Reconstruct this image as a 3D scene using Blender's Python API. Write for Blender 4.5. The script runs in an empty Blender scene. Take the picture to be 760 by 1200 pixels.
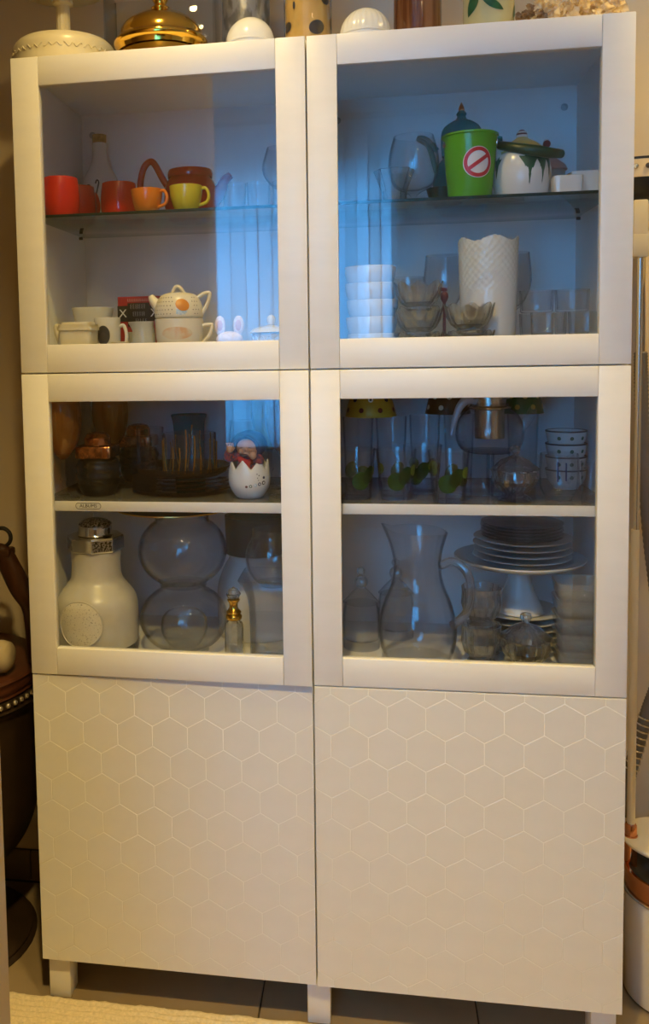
import bpy, bmesh, math, random
from mathutils import Vector, Matrix
random.seed(7)
PI = math.pi
sc = bpy.context.scene
C = sc.collection

# ------------------------------------------------------------------ camera
cam_d = bpy.data.cameras.new('camera'); cam = bpy.data.objects.new('camera', cam_d); C.objects.link(cam)
sc.camera = cam
YAW, PIT, ROLL = 0.165957626779703, -0.0742138741368571, -0.019456693579594578
fw = Vector((-math.sin(YAW)*math.cos(PIT), math.cos(YAW)*math.cos(PIT), math.sin(PIT)))
rt = Vector((math.cos(YAW), math.sin(YAW), 0)); up = rt.cross(fw)
r2 = math.cos(ROLL)*rt + math.sin(ROLL)*up; u2 = -math.sin(ROLL)*rt + math.cos(ROLL)*up
m = Matrix((r2, u2, -fw)).transposed().to_4x4(); m.translation = (0.72331, -1.79576, 1.42602)
cam.matrix_world = m
cam_d.sensor_fit = 'AUTO'; cam_d.sensor_width = 36.0
cam_d.lens = 1062.18/1200*36.0
cam_d.shift_x = (380-259.69)/1200; cam_d.shift_y = -(600-486.6)/1200
cam_d.clip_start = 0.02; cam_d.clip_end = 60

# ------------------------------------------------------------------ world, daylight, exposure
w = bpy.data.worlds.new('daylight'); sc.world = w; w.use_nodes = True
w.node_tree.nodes['Background'].inputs[0].default_value = (0.16, 0.45, 1.0, 1)
w.node_tree.nodes['Background'].inputs[1].default_value = 1.5
vs = sc.view_settings
vs.view_transform = 'Standard'; vs.look = 'None'; vs.exposure = 0.0; vs.gamma = 1.0; vs.use_curve_mapping = False
cy = sc.cycles
cy.transparent_max_bounces = 96; cy.max_bounces = 10; cy.glossy_bounces = 4; cy.diffuse_bounces = 5; cy.transmission_bounces = 10
cy.sample_clamp_indirect = 4.0; cy.caustics_reflective = False; cy.caustics_refractive = False

def light(name, kind, loc, energy, color, **kw):
    d = bpy.data.lights.new(name, kind); d.energy = energy; d.color = color
    for k, v in kw.items(): setattr(d, k, v)
    o = bpy.data.objects.new(name, d); C.objects.link(o); o.location = loc
    return o
day = light('window_daylight', 'AREA', (0.28, -3.35, 1.62), 128, (0.07, 0.42, 0.97), shape='RECTANGLE', size=1.25, size_y=1.5)
day.rotation_euler = (PI/2, 0, 0)
WARM = (1.0, 0.72, 0.25)
LAMPS = [(0.36, -0.42, 43, .03, 150), (1.64, -0.12, 46, .03, 150), (0.56, -1.25, 208, .05, 132), (1.25, -1.30, 36, .05, 140)]     # x, y, watts, soft size, cone

# ------------------------------------------------------------------ helpers
def nt(name):
    mt = bpy.data.materials.new(name); mt.use_nodes = True
    t = mt.node_tree; t.nodes.clear()
    out = t.nodes.new('ShaderNodeOutputMaterial')
    return mt, t, out
def hexc(h):
    c = [int(h[i:i+2], 16)/255 for i in (0, 2, 4)]
    return tuple(((x+.055)/1.055)**2.4 if x > .04045 else x/12.92 for x in c)
def pm(name, col, rough=.45, metal=0.0, var=.06, scale=14, bump=0.0, bscale=200, spec=.5, stretch=None, col2=None, coat=0.0, transl=0.0):
    """principled material; noise drives a slight colour variation and relief"""
    mt, t, out = nt(name)
    if isinstance(col, str): col = hexc(col)
    b = t.nodes.new('ShaderNodeBsdfPrincipled')
    tc = t.nodes.new('ShaderNodeTexCoord'); mp = t.nodes.new('ShaderNodeMapping')
    if stretch: mp.inputs['Scale'].default_value = stretch
    nz = t.nodes.new('ShaderNodeTexNoise'); nz.inputs['Scale'].default_value = scale; nz.inputs['Detail'].default_value = 4
    t.links.new(tc.outputs['Object'], mp.inputs[0]); t.links.new(mp.outputs[0], nz.inputs['Vector'])
    rp = t.nodes.new('ShaderNodeValToRGB')
    if col2 is not None:
        if isinstance(col2, str): col2 = hexc(col2)
        c1, c2 = col, col2; rp.color_ramp.elements[0].position = .42; rp.color_ramp.elements[1].position = .58
    else:
        c1 = tuple(max(0, x*(1-var)) for x in col); c2 = tuple(min(1, x*(1+var)) for x in col)
        rp.color_ramp.elements[0].position = .3; rp.color_ramp.elements[1].position = .7
    rp.color_ramp.elements[0].color = (*c1, 1); rp.color_ramp.elements[1].color = (*c2, 1)
    t.links.new(nz.outputs['Fac'], rp.inputs[0]); t.links.new(rp.outputs[0], b.inputs['Base Color'])
    b.inputs['Roughness'].default_value = rough; b.inputs['Metallic'].default_value = metal
    b.inputs['Specular IOR Level'].default_value = spec; b.inputs['Coat Weight'].default_value = coat
    if bump:
        n2 = t.nodes.new('ShaderNodeTexNoise'); n2.inputs['Scale'].default_value = bscale; n2.inputs['Detail'].default_value = 3
        t.links.new(mp.outputs[0], n2.inputs['Vector'])
        bp = t.nodes.new('ShaderNodeBump'); bp.inputs['Strength'].default_value = bump; bp.inputs['Distance'].default_value = .002
        t.links.new(n2.outputs['Fac'], bp.inputs['Height']); t.links.new(bp.outputs[0], b.inputs['Normal'])
    sh = b.outputs[0]
    if transl:
        tr = t.nodes.new('ShaderNodeBsdfTranslucent'); tr.inputs[0].default_value = (*col, 1)
        mx = t.nodes.new('ShaderNodeMixShader'); mx.inputs[0].default_value = transl
        t.links.new(sh, mx.inputs[1]); t.links.new(tr.outputs[0], mx.inputs[2]); sh = mx.outputs[0]
    t.links.new(sh, out.inputs[0])
    return mt
def glass(name, tint=(.97, .98, .98), edge=(.62, .66, .68), ior=1.45, rough=0.0, body=0.0, bodycol=(1, 1, 1), crystal=0.0, bump=0.0, bscale=60):
    """clear glass wall: transparent, mirror sheen by Fresnel, darker towards the rim of a form"""
    mt, t, out = nt(name)
    lw = t.nodes.new('ShaderNodeLayerWeight'); lw.inputs['Blend'].default_value = .5
    rp = t.nodes.new('ShaderNodeValToRGB')
    rp.color_ramp.elements[0].position = .55; rp.color_ramp.elements[0].color = (*tint, 1)
    rp.color_ramp.elements[1].position = 1.0; rp.color_ramp.elements[1].color = (*edge, 1)
    t.links.new(lw.outputs['Facing'], rp.inputs[0])
    tr = t.nodes.new('ShaderNodeBsdfTransparent'); t.links.new(rp.outputs[0], tr.inputs[0])
    base = tr.outputs[0]
    nz = t.nodes.new('ShaderNodeTexNoise'); nz.inputs['Scale'].default_value = bscale
    tcn = t.nodes.new('ShaderNodeTexCoord'); t.links.new(tcn.outputs['Object'], nz.inputs['Vector'])
    nrm = None
    if bump:
        bp = t.nodes.new('ShaderNodeBump'); bp.inputs['Strength'].default_value = bump; bp.inputs['Distance'].default_value = .003
        t.links.new(nz.outputs['Fac'], bp.inputs['Height']); nrm = bp.outputs[0]
    if crystal:
        g = t.nodes.new('ShaderNodeBsdfGlass'); g.inputs['IOR'].default_value = 1.5; g.inputs['Color'].default_value = (*tint, 1); g.inputs['Roughness'].default_value = .0
        if nrm: t.links.new(nrm, g.inputs['Normal'])
        mx = t.nodes.new('ShaderNodeMixShader'); mx.inputs[0].default_value = crystal
        t.links.new(base, mx.inputs[1]); t.links.new(g.outputs[0], mx.inputs[2]); base = mx.outputs[0]
    if body:
        d = t.nodes.new('ShaderNodeBsdfDiffuse'); d.inputs[0].default_value = (*bodycol, 1)
        mx = t.nodes.new('ShaderNodeMixShader'); mx.inputs[0].default_value = body
        t.links.new(base, mx.inputs[1]); t.links.new(d.outputs[0], mx.inputs[2]); base = mx.outputs[0]
    gl = t.nodes.new('ShaderNodeBsdfGlossy'); gl.inputs['Roughness'].default_value = rough
    fr = t.nodes.new('ShaderNodeFresnel'); fr.inputs['IOR'].default_value = ior
    if nrm: t.links.new(nrm, gl.inputs['Normal']); t.links.new(nrm, fr.inputs['Normal'])
    mx = t.nodes.new('ShaderNodeMixShader')
    geo = t.nodes.new('ShaderNodeNewGeometry')
    # the fresnel node inverts the ior on back faces, which would read as total reflection in a thin wall
    inv = t.nodes.new('ShaderNodeMath'); inv.operation = 'MULTIPLY_ADD'; inv.inputs[1].default_value = 1/ior-ior; inv.inputs[2].default_value = ior
    t.links.new(geo.outputs['Backfacing'], inv.inputs[0]); t.links.new(inv.outputs[0], fr.inputs['IOR'])
    t.links.new(fr.outputs[0], mx.inputs[0]); t.links.new(base, mx.inputs[1]); t.links.new(gl.outputs[0], mx.inputs[2])
    t.links.new(mx.outputs[0], out.inputs[0])
    return mt

def cr(pts, n=6, closed=False):
    """Catmull-Rom through points"""
    P = [Vector(p) for p in pts]; out = []
    N = len(P); rng = range(N) if closed else range(N-1)
    for i in rng:
        a = P[i-1] if (closed or i > 0) else P[0]*2-P[1]
        b = P[i]; c = P[(i+1) % N]
        d = P[(i+2) % N] if (closed or i+2 < N) else P[-1]*2-P[-2]
        for k in range(n):
            s = k/n
            out.append(.5*((2*b)+(c-a)*s+(2*a-5*b+4*c-d)*s*s+(3*b-a-3*c+d)*s**3))
    if not closed: out.append(P[-1].copy())
    return out
def prof(pts, n=4):
    lo = min(b for a, b in pts); hi = max(b for a, b in pts)
    return [(max(0, p.x), min(hi, max(lo, p.y))) for p in cr([(a, b, 0) for a, b in pts], n)]

class MB:
    def __init__(s): s.v = []; s.f = []
    def add(s, vs_, fs):
        o = len(s.v); s.v += [tuple(v) for v in vs_]; s.f += [tuple(i+o for i in f) for f in fs]; return s
    def box(s, x0, x1, y0, y1, z0, z1, b=0.0):
        if b <= 0:
            return s.add([(x0,y0,z0),(x1,y0,z0),(x1,y1,z0),(x0,y1,z0),(x0,y0,z1),(x1,y0,z1),(x1,y1,z1),(x0,y1,z1)],
                         [(0,3,2,1),(4,5,6,7),(0,1,5,4),(1,2,6,5),(2,3,7,6),(3,0,4,7)])
        bm = bmesh.new(); bmesh.ops.create_cube(bm, size=1)
        for v in bm.verts: v.co = Vector(((x0+x1)/2+v.co.x*(x1-x0), (y0+y1)/2+v.co.y*(y1-y0), (z0+z1)/2+v.co.z*(z1-z0)))
        bmesh.ops.bevel(bm, geom=bm.edges[:], offset=b, segments=2, affect='EDGES', profile=.5)
        bm.verts.index_update()
        s.add([v.co.copy() for v in bm.verts], [[v.index for v in f.verts] for f in bm.faces]); bm.free(); return s
    def lathe(s, pr, n=40, c=(0, 0, 0), fn=None, sx=1.0, sy=1.0):
        """pr: (r, z) from bottom to top; fn(theta, r, z) -> (r, z)"""
        rings = []; vs_ = []; fs = []
        for r, z in pr:
            if r < 1e-6 and fn is None:
                rings.append([len(vs_)]); vs_.append((c[0], c[1], c[2]+z)); continue
            ring = []
            for k in range(n):
                th = 2*PI*k/n; rr, zz = (r, z) if fn is None else fn(th, r, z)
                ring.append(len(vs_)); vs_.append((c[0]+math.sin(th)*rr*sx, c[1]-math.cos(th)*rr*sy, c[2]+zz))
            rings.append(ring)
        for a, b in zip(rings, rings[1:]):
            la, lb = len(a), len(b)
            if la == 1 and lb == 1: continue
            for k in range(n):
                k2 = (k+1) % n
                if la == 1: fs.append((a[0], b[k2], b[k]))
                elif lb == 1: fs.append((a[k], a[k2], b[0]))
                else: fs.append((a[k], a[k2], b[k2], b[k]))
        return s.add(vs_, fs)
    def ball(s, c, r, n=20, m_=12, sx=1, sy=1, sz=1):
        return s.lathe([(r*math.sin(PI*k/m_) if 0 < k < m_ else 0, -r*math.cos(PI*k/m_)*sz) for k in range(m_+1)], n, c, None, sx, sy)
    def tube(s, path, r, n=10, caps=True, flat=1.0):
        P = [Vector(p) for p in path]; N = len(P); vs_ = []; fs = []
        t0 = (P[1]-P[0]).normalized(); ref = Vector((0, 0, 1)) if abs(t0.z) < .9 else Vector((1, 0, 0))
        u = t0.cross(ref).normalized()
        for i in range(N):
            t = (P[min(i+1, N-1)]-P[max(i-1, 0)]).normalized()
            u = (u-t*u.dot(t)).normalized(); v = t.cross(u)
            rr = r[i] if isinstance(r, (list, tuple)) else r
            for k in range(n):
                a = 2*PI*k/n; vs_.append(P[i]+u*math.cos(a)*rr+v*math.sin(a)*rr*flat)
        for i in range(N-1):
            for k in range(n):
                k2 = (k+1) % n; fs.append((i*n+k, i*n+k2, (i+1)*n+k2, (i+1)*n+k))
        if caps:
            fs.append(tuple(range(n-1, -1, -1))); fs.append(tuple((N-1)*n+k for k in range(n)))
        return s.add(vs_, fs)
    def decal(s, R, th0, z0, poly, off=.0008, rings=3):
        """patch lying on a lathe surface of radius R(z); poly in metres (arc, up) about (th0, z0)"""
        cxm = sum(p[0] for p in poly)/len(poly); czm = sum(p[1] for p in poly)/len(poly); n = len(poly)
        vs_ = []; fs = []
        def mp(a, b):
            z = z0+b; r = R(z)+off; th = th0+a/max(r, .005); return (math.sin(th)*r, -math.cos(th)*r, z)
        vs_.append(mp(cxm, czm))
        for k in range(1, rings+1):
            q = k/rings
            for p in poly: vs_.append(mp(cxm+(p[0]-cxm)*q, czm+(p[1]-czm)*q))
        for i in range(n): fs.append((0, 1+i, 1+(i+1) % n))
        for k in range(1, rings):
            a = 1+(k-1)*n; b = 1+k*n
            for i in range(n): j = (i+1) % n; fs.append((a+i, b+i, b+j, a+j))
        return s.add(vs_, fs)
    def mesh(s, name, smooth=35):
        me = bpy.data.meshes.new(name); me.from_pydata(s.v, [], s.f); me.validate(); me.update()
        if smooth:
            for p in me.polygons: p.use_smooth = True
            me.set_sharp_from_angle(angle=math.radians(smooth))
        return me
    def build(s, name, mat, parent=None, loc=None, rz=0.0, smooth=35, label=None):
        bm = bmesh.new(); me = s.mesh(name, 0)
        bm.from_mesh(me); bmesh.ops.recalc_face_normals(bm, faces=bm.faces[:]); bm.to_mesh(me); bm.free()
        if smooth:
            for p in me.polygons: p.use_smooth = True
            me.set_sharp_from_angle(angle=math.radians(smooth))
        o = bpy.data.objects.new(name, me); C.objects.link(o)
        if mat: me.materials.append(mat)
        if parent: o.parent = parent
        if loc is not None: o.location = loc
        if rz: o.rotation_euler.z = rz
        if label: o['label'] = label
        return o
def rprof(pr):
    """outer radius as a function of height, from a profile"""
    top = max(range(len(pr)), key=lambda i: pr[i][1]); q = pr[:top+1]
    def R(z):
        for (r0, z0), (r1, z1) in zip(q, q[1:]):
            if z0 <= z <= z1 and z1 > z0: return r0+(r1-r0)*(z-z0)/(z1-z0)
        return q[-1][0] if z > q[-1][1] else q[0][0]
    return R
def thing(name, label, cat, loc=(0, 0, 0), rz=0.0, group=None):
    o = bpy.data.objects.new(name, None); C.objects.link(o); o.empty_display_size = .02
    o.location = loc; o.rotation_euler.z = rz; o['label'] = label; o['category'] = cat
    if group: o['group'] = group
    return o
def tag(o, label, cat, group=None):
    o['label'] = label; o['category'] = cat
    if group: o['group'] = group
    return o
def struct(o): o['kind'] = 'structure'; return o
def copy_tree(o, parent=None):
    c = o.copy(); C.objects.link(c); c.parent = parent
    for ch in list(o.children): copy_tree(ch, c)
    return c
def circ(r, n=20, sx=1, sy=1, rot=0.0, c=(0, 0)):
    out = []
    for k in range(n):
        a = 2*PI*k/n; x, y = math.cos(a)*r*sx, math.sin(a)*r*sy
        out.append((c[0]+x*math.cos(rot)-y*math.sin(rot), c[1]+x*math.sin(rot)+y*math.cos(rot)))
    return out
def squarish(p=4.0):
    """turn a round lathe into a rounded-square one"""
    def fn(th, r, z):
        a, b = abs(math.sin(th)), abs(math.cos(th))
        return r/((a**p+b**p)**(1/p)), z
    return fn
def wall(outer, t, base=None):
    """close an outer profile (from axis at the bottom up to the rim) with an inner wall of thickness t"""
    base = t if base is None else base
    q = [p for p in outer if p[0] > 1e-6]
    inner = [(max(r-t, .0008), max(z, base)) for r, z in reversed(q) if z >= base or r < 1e-6]
    return outer+[(outer[-1][0]-t*.5, outer[-1][1]+t*.3)]+inner+[(0, base)]
def text_mb(txt, size, depth=.0003):
    cu = bpy.data.curves.new('txt', 'FONT'); cu.body = txt; cu.size = size; cu.extrude = depth; cu.align_x = 'CENTER'; cu.align_y = 'CENTER'; cu.resolution_u = 2
    o = bpy.data.objects.new('txt', cu); C.objects.link(o)
    me = o.to_mesh(); b = MB(); b.add([(v.co.x, -v.co.z, v.co.y) for v in me.vertices], [tuple(p.vertices) for p in me.polygons])
    o.to_mesh_clear(); bpy.data.objects.remove(o); bpy.data.curves.remove(cu)
    return b

# ------------------------------------------------------------------ materials
M = {}
M['white'] = pm('white_lacquer', (.80, .78, .76), .38, var=.02, scale=6, bump=.04, bscale=240, stretch=(1, 1, 6))
M['inner'] = pm('white_foil', (.91, .90, .89), .5, var=.02)
M['hex'] = pm('white_hex_panel', (.76, .74, .71), .32, var=.02)
M['groove'] = pm('hex_groove_highlight', (.88, .86, .82), .25, var=.02)  # paler than the hexagons: light caught along the grooves is put into the colour
M['pane'] = glass('door_glass', (.985, .99, .99), (.93, .95, .95), 1.56)
M['shelfglass'] = glass('shelf_glass', (.93, .97, .96), (.25, .45, .42), 1.5)
M['shelfedge'] = pm('green_glass_edge', (.004, .022, .022), .35, var=.1, spec=.2)
M['glass'] = glass('clear_glass', (.97, .975, .98), (.60, .63, .66), 1.5, body=.006, bodycol=(.8, .82, .85))
M['glass2'] = glass('grey_clear_glass', (.95, .955, .96), (.55, .57, .60), 1.5, body=.010, bodycol=(.75, .76, .78))
M['frost'] = glass('milky_glass', (.90, .91, .91), (.5, .52, .52), 1.5, body=.12, bodycol=(.75, .75, .72), rough=.04)
M['ribglass'] = glass('ribbed_glass', (.93, .94, .95), (.5, .53, .56), 1.6, body=.03, bodycol=(.75, .77, .8))
M['solidglass'] = glass('solid_clear_glass', (.97, .975, .98), (.55, .58, .60), 1.6, crystal=.6)
M['amber'] = glass('amber_glass', (.94, .76, .42), (.66, .36, .08), 1.7, body=.10, bodycol=(.75, .34, .06))
M['darkglass'] = glass('dark_amber_glass', (.72, .60, .46), (.34, .24, .15), 1.55, body=.05, bodycol=(.6, .45, .32))
M['crystal'] = glass('cut_crystal', (.97, .975, .98), (.55, .58, .60), 1.9, crystal=.80)
M['plateglass'] = glass('smoked_plate_glass', (.965, .965, .96), (.72, .72, .72), 1.6, body=.015)
M['ceramic'] = pm('white_ceramic', (.74, .73, .70), .22, var=.03)
M['cream'] = pm('cream_glaze', (.80, .72, .52), .30, var=.03)
M['creamcup'] = pm('cream_pottery', (.78, .72, .58), .3, var=.04)
M['speckle'] = pm('speckled_stoneware', (.62, .59, .53), .3, var=.05, scale=40)
M['specklerough'] = pm('sandy_speckle', (.74, .69, .58), .55, scale=330, col2=(.20, .16, .11), bump=.2, bscale=500)
rp_ = [n for n in M['specklerough'].node_tree.nodes if n.type == 'VALTORGB'][0]; rp_.color_ramp.elements[0].position = .60; rp_.color_ramp.elements[1].position = .70
M['grey'] = pm('pale_grey_ceramic', (.46, .47, .47), .3, var=.04)
M['red'] = pm('red_glaze', (.55, .022, .010), .14, var=.08, scale=8)
M['darkred'] = pm('dark_red_glaze', (.36, .012, .012), .2, var=.08)
M['orange'] = pm('orange_glaze', (.72, .20, .02), .2, var=.06)
M['yellow'] = pm('yellow_glaze', (.60, .50, .04), .2, var=.06)
M['cork'] = pm('cork', (.42, .26, .10), .8, scale=120, var=.3)
M['ink'] = pm('dark_ink', (.035, .033, .035), .5)
M['green'] = pm('lime_green_tin', (.10, .38, .015), .25, var=.06)
M['teal'] = pm('teal_glaze', (.02, .20, .21), .22, var=.1)
M['dkgreen'] = pm('dark_green_glaze', (.007, .045, .020), .3, var=.15)
M['leafgreen'] = pm('painted_leaf', (.015, .085, .035), .35, scale=60, var=.4)
M['logored'] = pm('logo_red', (.55, .02, .02), .4)
M['logowhite'] = pm('logo_white', (.8, .8, .78), .4)
M['yellowlid'] = pm('yellow_cream_glaze', (.62, .48, .14), .3, var=.15, scale=30)
M['maroon'] = pm('maroon', (.12, .02, .025), .35)
M['pink'] = pm('pale_pink', (.62, .40, .36), .5)
M['plush'] = pm('pink_white_plush', (.80, .70, .72), .9, scale=200, var=.1, bump=.3, bscale=500)
M['plushpink'] = pm('pink_plush', (.72, .50, .56), .9, scale=200, var=.1)
M['gold'] = pm('polished_gold', (.85, .50, .08), .12, metal=1.0, var=.04)
M['goldline'] = pm('gilded_line', (.80, .52, .16), .28, metal=1.0)
M['copper'] = pm('copper', (.72, .30, .14), .16, metal=1.0, var=.08)
M['copperham'] = pm('hammered_copper', (.55, .22, .08), .22, metal=1.0, scale=90, var=.5, bump=.8, bscale=160)
M['steel'] = pm('brushed_steel', (.62, .56, .48), .25, metal=1.0, stretch=(1, 1, .05), scale=60)
M['silver'] = pm('silver', (.72, .70, .66), .16, metal=1.0)
M['silverdot'] = pm('punched_silver', (.5, .48, .45), .3, metal=1.0, scale=260, col2=(.03, .03, .03), bump=.5, bscale=260)
M['silvervase'] = pm('mottled_silver', (.40, .39, .36), .35, metal=.5, scale=70, col2=(.20, .19, .17), bump=.4, bscale=120, stretch=(1, 1, .4))
M['black'] = pm('black_glaze', (.012, .011, .010), .2)
M['smoke'] = pm('charcoal_lid', (.03, .032, .035), .35)
M['boxred'] = pm('red_carton', (.34, .02, .025), .5)
M['boxblack'] = pm('black_print', (.012, .012, .012), .5)
M['print'] = pm('grey_print', (.42, .42, .42), .5)
M['bearorange'] = pm('orange_decal', (.68, .25, .03), .35)
M['bearblue'] = pm('blue_decal', (.35, .52, .66), .35, scale=90, col2=(.72, .76, .78))
M['skin'] = pm('doll_skin', (.45, .25, .16), .5)
M['navy'] = pm('navy_cloth', (.010, .016, .10), .85, scale=80, var=.2)
M['plaid'] = pm('patterned_cloth', (.03, .03, .11), .85, scale=150, col2=(.34, .05, .06))
M['scarf'] = pm('red_cloth', (.40, .015, .02), .8)
M['lime'] = pm('lime_print', (.018, .055, .004), .4, scale=50, var=.4)
M['limelite'] = pm('pale_lime_print', (.14, .20, .03), .4, scale=80, var=.2)
M['leaf'] = pm('leaf_print', (.010, .035, .006), .4, var=.3, scale=50)
M['polkayellow'] = pm('yellow_enamel', (.50, .33, .03), .3)
M['polkabrown'] = pm('brown_enamel', (.13, .06, .015), .35)
M['polkagreen'] = pm('deep_green_enamel', (.010, .10, .012), .3)
M['candle'] = pm('amber_wax', (.62, .38, .10), .25, scale=20, var=.15, coat=.6)
M['stone'] = pm('dark_pebble', (.05, .04, .035), .4, scale=60, var=.4)
M['brownglass'] = pm('dark_brown_glass', (.10, .032, .012), .12, stretch=(1, 1, .05), scale=60, col2=(.22, .10, .04), coat=.5)
M['palejar'] = pm('pale_green_jar', (.46, .42, .22), .25, var=.1, coat=.4)
M['petal'] = pm('dried_petal', (.88, .72, .48), .8, scale=120, var=.2, transl=.4)
M['petalbrown'] = pm('brown_petal', (.36, .22, .11), .8, scale=120, var=.3)
M['acrylic'] = glass('clear_acrylic', (.95, .95, .94), (.55, .55, .5), 1.45)
M['wallpaint'] = pm('beige_wall', (.66, .55, .40), .75, var=.03, scale=3, bump=.05, bscale=300)
M['roompaint'] = pm('cream_room_wall', (.74, .67, .56), .8, var=.02)
M['ceil'] = pm('white_ceiling', (.85, .82, .76), .85, var=.02)
M['tile'] = pm('beige_floor_tile', (.30, .22, .13), .35, var=.10, scale=5)
M['grout'] = pm('dark_grout', (.10, .075, .045), .8)
M['skirt'] = pm('brown_skirting_tile', (.24, .17, .09), .35, var=.08, scale=8)
M['rug'] = pm('cream_woven_rug', (.66, .54, .34), .95, scale=160, var=.12, bump=.6, bscale=400)
M['doorpaint'] = pm('beige_door', (.40, .30, .18), .5, var=.03)
M['wood'] = pm('dark_wood', (.045, .016, .007), .3, stretch=(1, 1, .15), scale=40, var=.4)
M['leather'] = pm('dark_brown_leather', (.028, .015, .007), .45, var=.2, bump=.1)
M['seat'] = pm('red_brown_leather', (.085, .026, .012), .45, var=.2)
M['stud'] = pm('rhinestone_trim', (.70, .62, .48), .15, metal=.8)
M['iron'] = pm('black_iron', (.015, .013, .012), .5)
M['towel'] = pm('cream_towel', (.42, .34, .22), .95, bump=.3, bscale=500)
M['plastic'] = pm('cream_plastic', (.66, .56, .38), .35, var=.03)
M['whiteplastic'] = pm('white_plastic', (.74, .70, .62), .35, var=.03)
M['tank'] = pm('cream_white_plastic', (.82, .72, .54), .35, var=.03)
M['goldpole'] = pm('champagne_tube', (.78, .66, .44), .35, metal=.4)
M['hose'] = pm('grey_hose', (.16, .13, .10), .5, var=.1)
M['cloth'] = pm('cream_cloth', (.78, .63, .42), .9, bump=.2, bscale=300)
M['window_blocker'] = pm('dark_blocker', (.06, .035, .02), .5, stretch=(1, 1, .1), scale=30, var=.3)
M['lampglow'] = None
M['mat'] = pm('grey_shelf_mat', (.13, .13, .125), .25, var=.1)
mt, t_, out_ = nt('sheer_curtain')
d1 = t_.nodes.new('ShaderNodeBsdfDiffuse'); d1.inputs[0].default_value = (.55, .56, .58, 1)
d2 = t_.nodes.new('ShaderNodeBsdfTranslucent')
nzc = t_.nodes.new('ShaderNodeTexNoise'); nzc.inputs['Scale'].default_value = 6
rpc = t_.nodes.new('ShaderNodeValToRGB'); rpc.color_ramp.elements[0].color = (.70, .72, .75, 1); rpc.color_ramp.elements[1].color = (.85, .86, .88, 1)
t_.links.new(nzc.outputs[0], rpc.inputs[0]); t_.links.new(rpc.outputs[0], d2.inputs[0])
mxc = t_.nodes.new('ShaderNodeMixShader'); mxc.inputs[0].default_value = .90
t_.links.new(d1.outputs[0], mxc.inputs[1]); t_.links.new(d2.outputs[0], mxc.inputs[2]); t_.links.new(mxc.outputs[0], out_.inputs[0])
M['curtain'] = mt
mt, t_, out_ = nt('lamp_bulb')
em = t_.nodes.new('ShaderNodeEmission'); em.inputs[0].default_value = (1, .72, .38, 1); em.inputs[1].default_value = 25
t_.links.new(em.outputs[0], out_.inputs[0]); M['lampglow'] = mt
# ================================================================== the room
WX0, WX1, WYB, WYF, CEIL = -1.7, 2.9, 0.445, -3.0, 2.62
struct(MB().box(WX0-.1, WX1+.1, WYB, WYB+.1, -.02, CEIL).build('wall_back', M['wallpaint']))
struct(MB().box(WX0-.1, WX0, WYF, WYB, -.02, CEIL).build('wall_left', M['roompaint']))
struct(MB().box(WX1, WX1+.1, WYF, WYB, -.02, CEIL).build('wall_right', M['roompaint']))
struct(MB().box(WX0-.1, WX1+.1, WYF-.1, WYB+.1, CEIL, CEIL+.1).build('ceiling', M['ceil']))
WN = (-0.34, 0.86, 0.92, 2.30)     # window opening in the rear wall
rw = MB()
rw.box(WX0-.1, WN[0], WYF-.12, WYF, -.02, CEIL).box(WN[1], WX1+.1, WYF-.12, WYF, -.02, CEIL)
rw.box(WN[0], WN[1], WYF-.12, WYF, -.02, WN[2]).box(WN[0], WN[1], WYF-.12, WYF, WN[3], CEIL)
struct(rw.build('wall_rear', M['roompaint']))
win = bpy.data.objects.new('window_1', None); C.objects.link(win); struct(win)
fr_ = MB()
for x in (WN[0], (WN[0]+WN[1])/2-.02, WN[1]-.04): fr_.box(x, x+.04, WYF-.10, WYF-.06, WN[2], WN[3])
for z in (WN[2], WN[3]-.04): fr_.box(WN[0], WN[1], WYF-.10, WYF-.06, z, z+.04)
fr_.build('window_frame', M['whiteplastic'], win)
MB().box(WN[0]+.04, (WN[0]+WN[1])/2-.02, WYF-.082, WYF-.078, WN[2]+.04, WN[3]-.04).build('window_pane', M['pane'], win)
MB().box((WN[0]+WN[1])/2+.02, WN[1]-.04, WYF-.082, WYF-.078, WN[2]+.04, WN[3]-.04).build('window_pane', M['pane'], win)
struct(MB().box(WX0, WX1, WYF, WYB, -.03, -.006).build('floor', M['grout']))
flo = bpy.data.objects['floor']
tm = None
TS = .46
for i in range(-4, 7):
    for j in range(-8, 1):
        x0 = .475+(i-1)*TS; y0 = -.03+j*TS
        x1, y1 = min(x0+TS-.004, WX1), min(y0+TS-.004, WYB)
        if x0 < WX0 or y0 < WYF or x1-x0 < .05: continue
        MB().box(x0, x1, y0, y1, -.006, 0.0, .0008).build('floor_tile', M['tile'], flo)
bb = MB().box(WX0, WX1, WYB-.006, WYB, 0, .083).build('baseboard_back', M['grout']); struct(bb)
x = -.197-6*.33
while x < WX1-.33:
    MB().box(x+.002, x+.328, WYB-.012, WYB-.005, .0, .082, .001).build('skirting_tile', M['skirt'], bb); x += .33
# end of the partition wall beside the doorway the picture is taken through
struct(MB().box(WX0, .258, -.87, -.75, 0.0, CEIL, .003).build('wall_doorway', M['doorpaint']))
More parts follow.
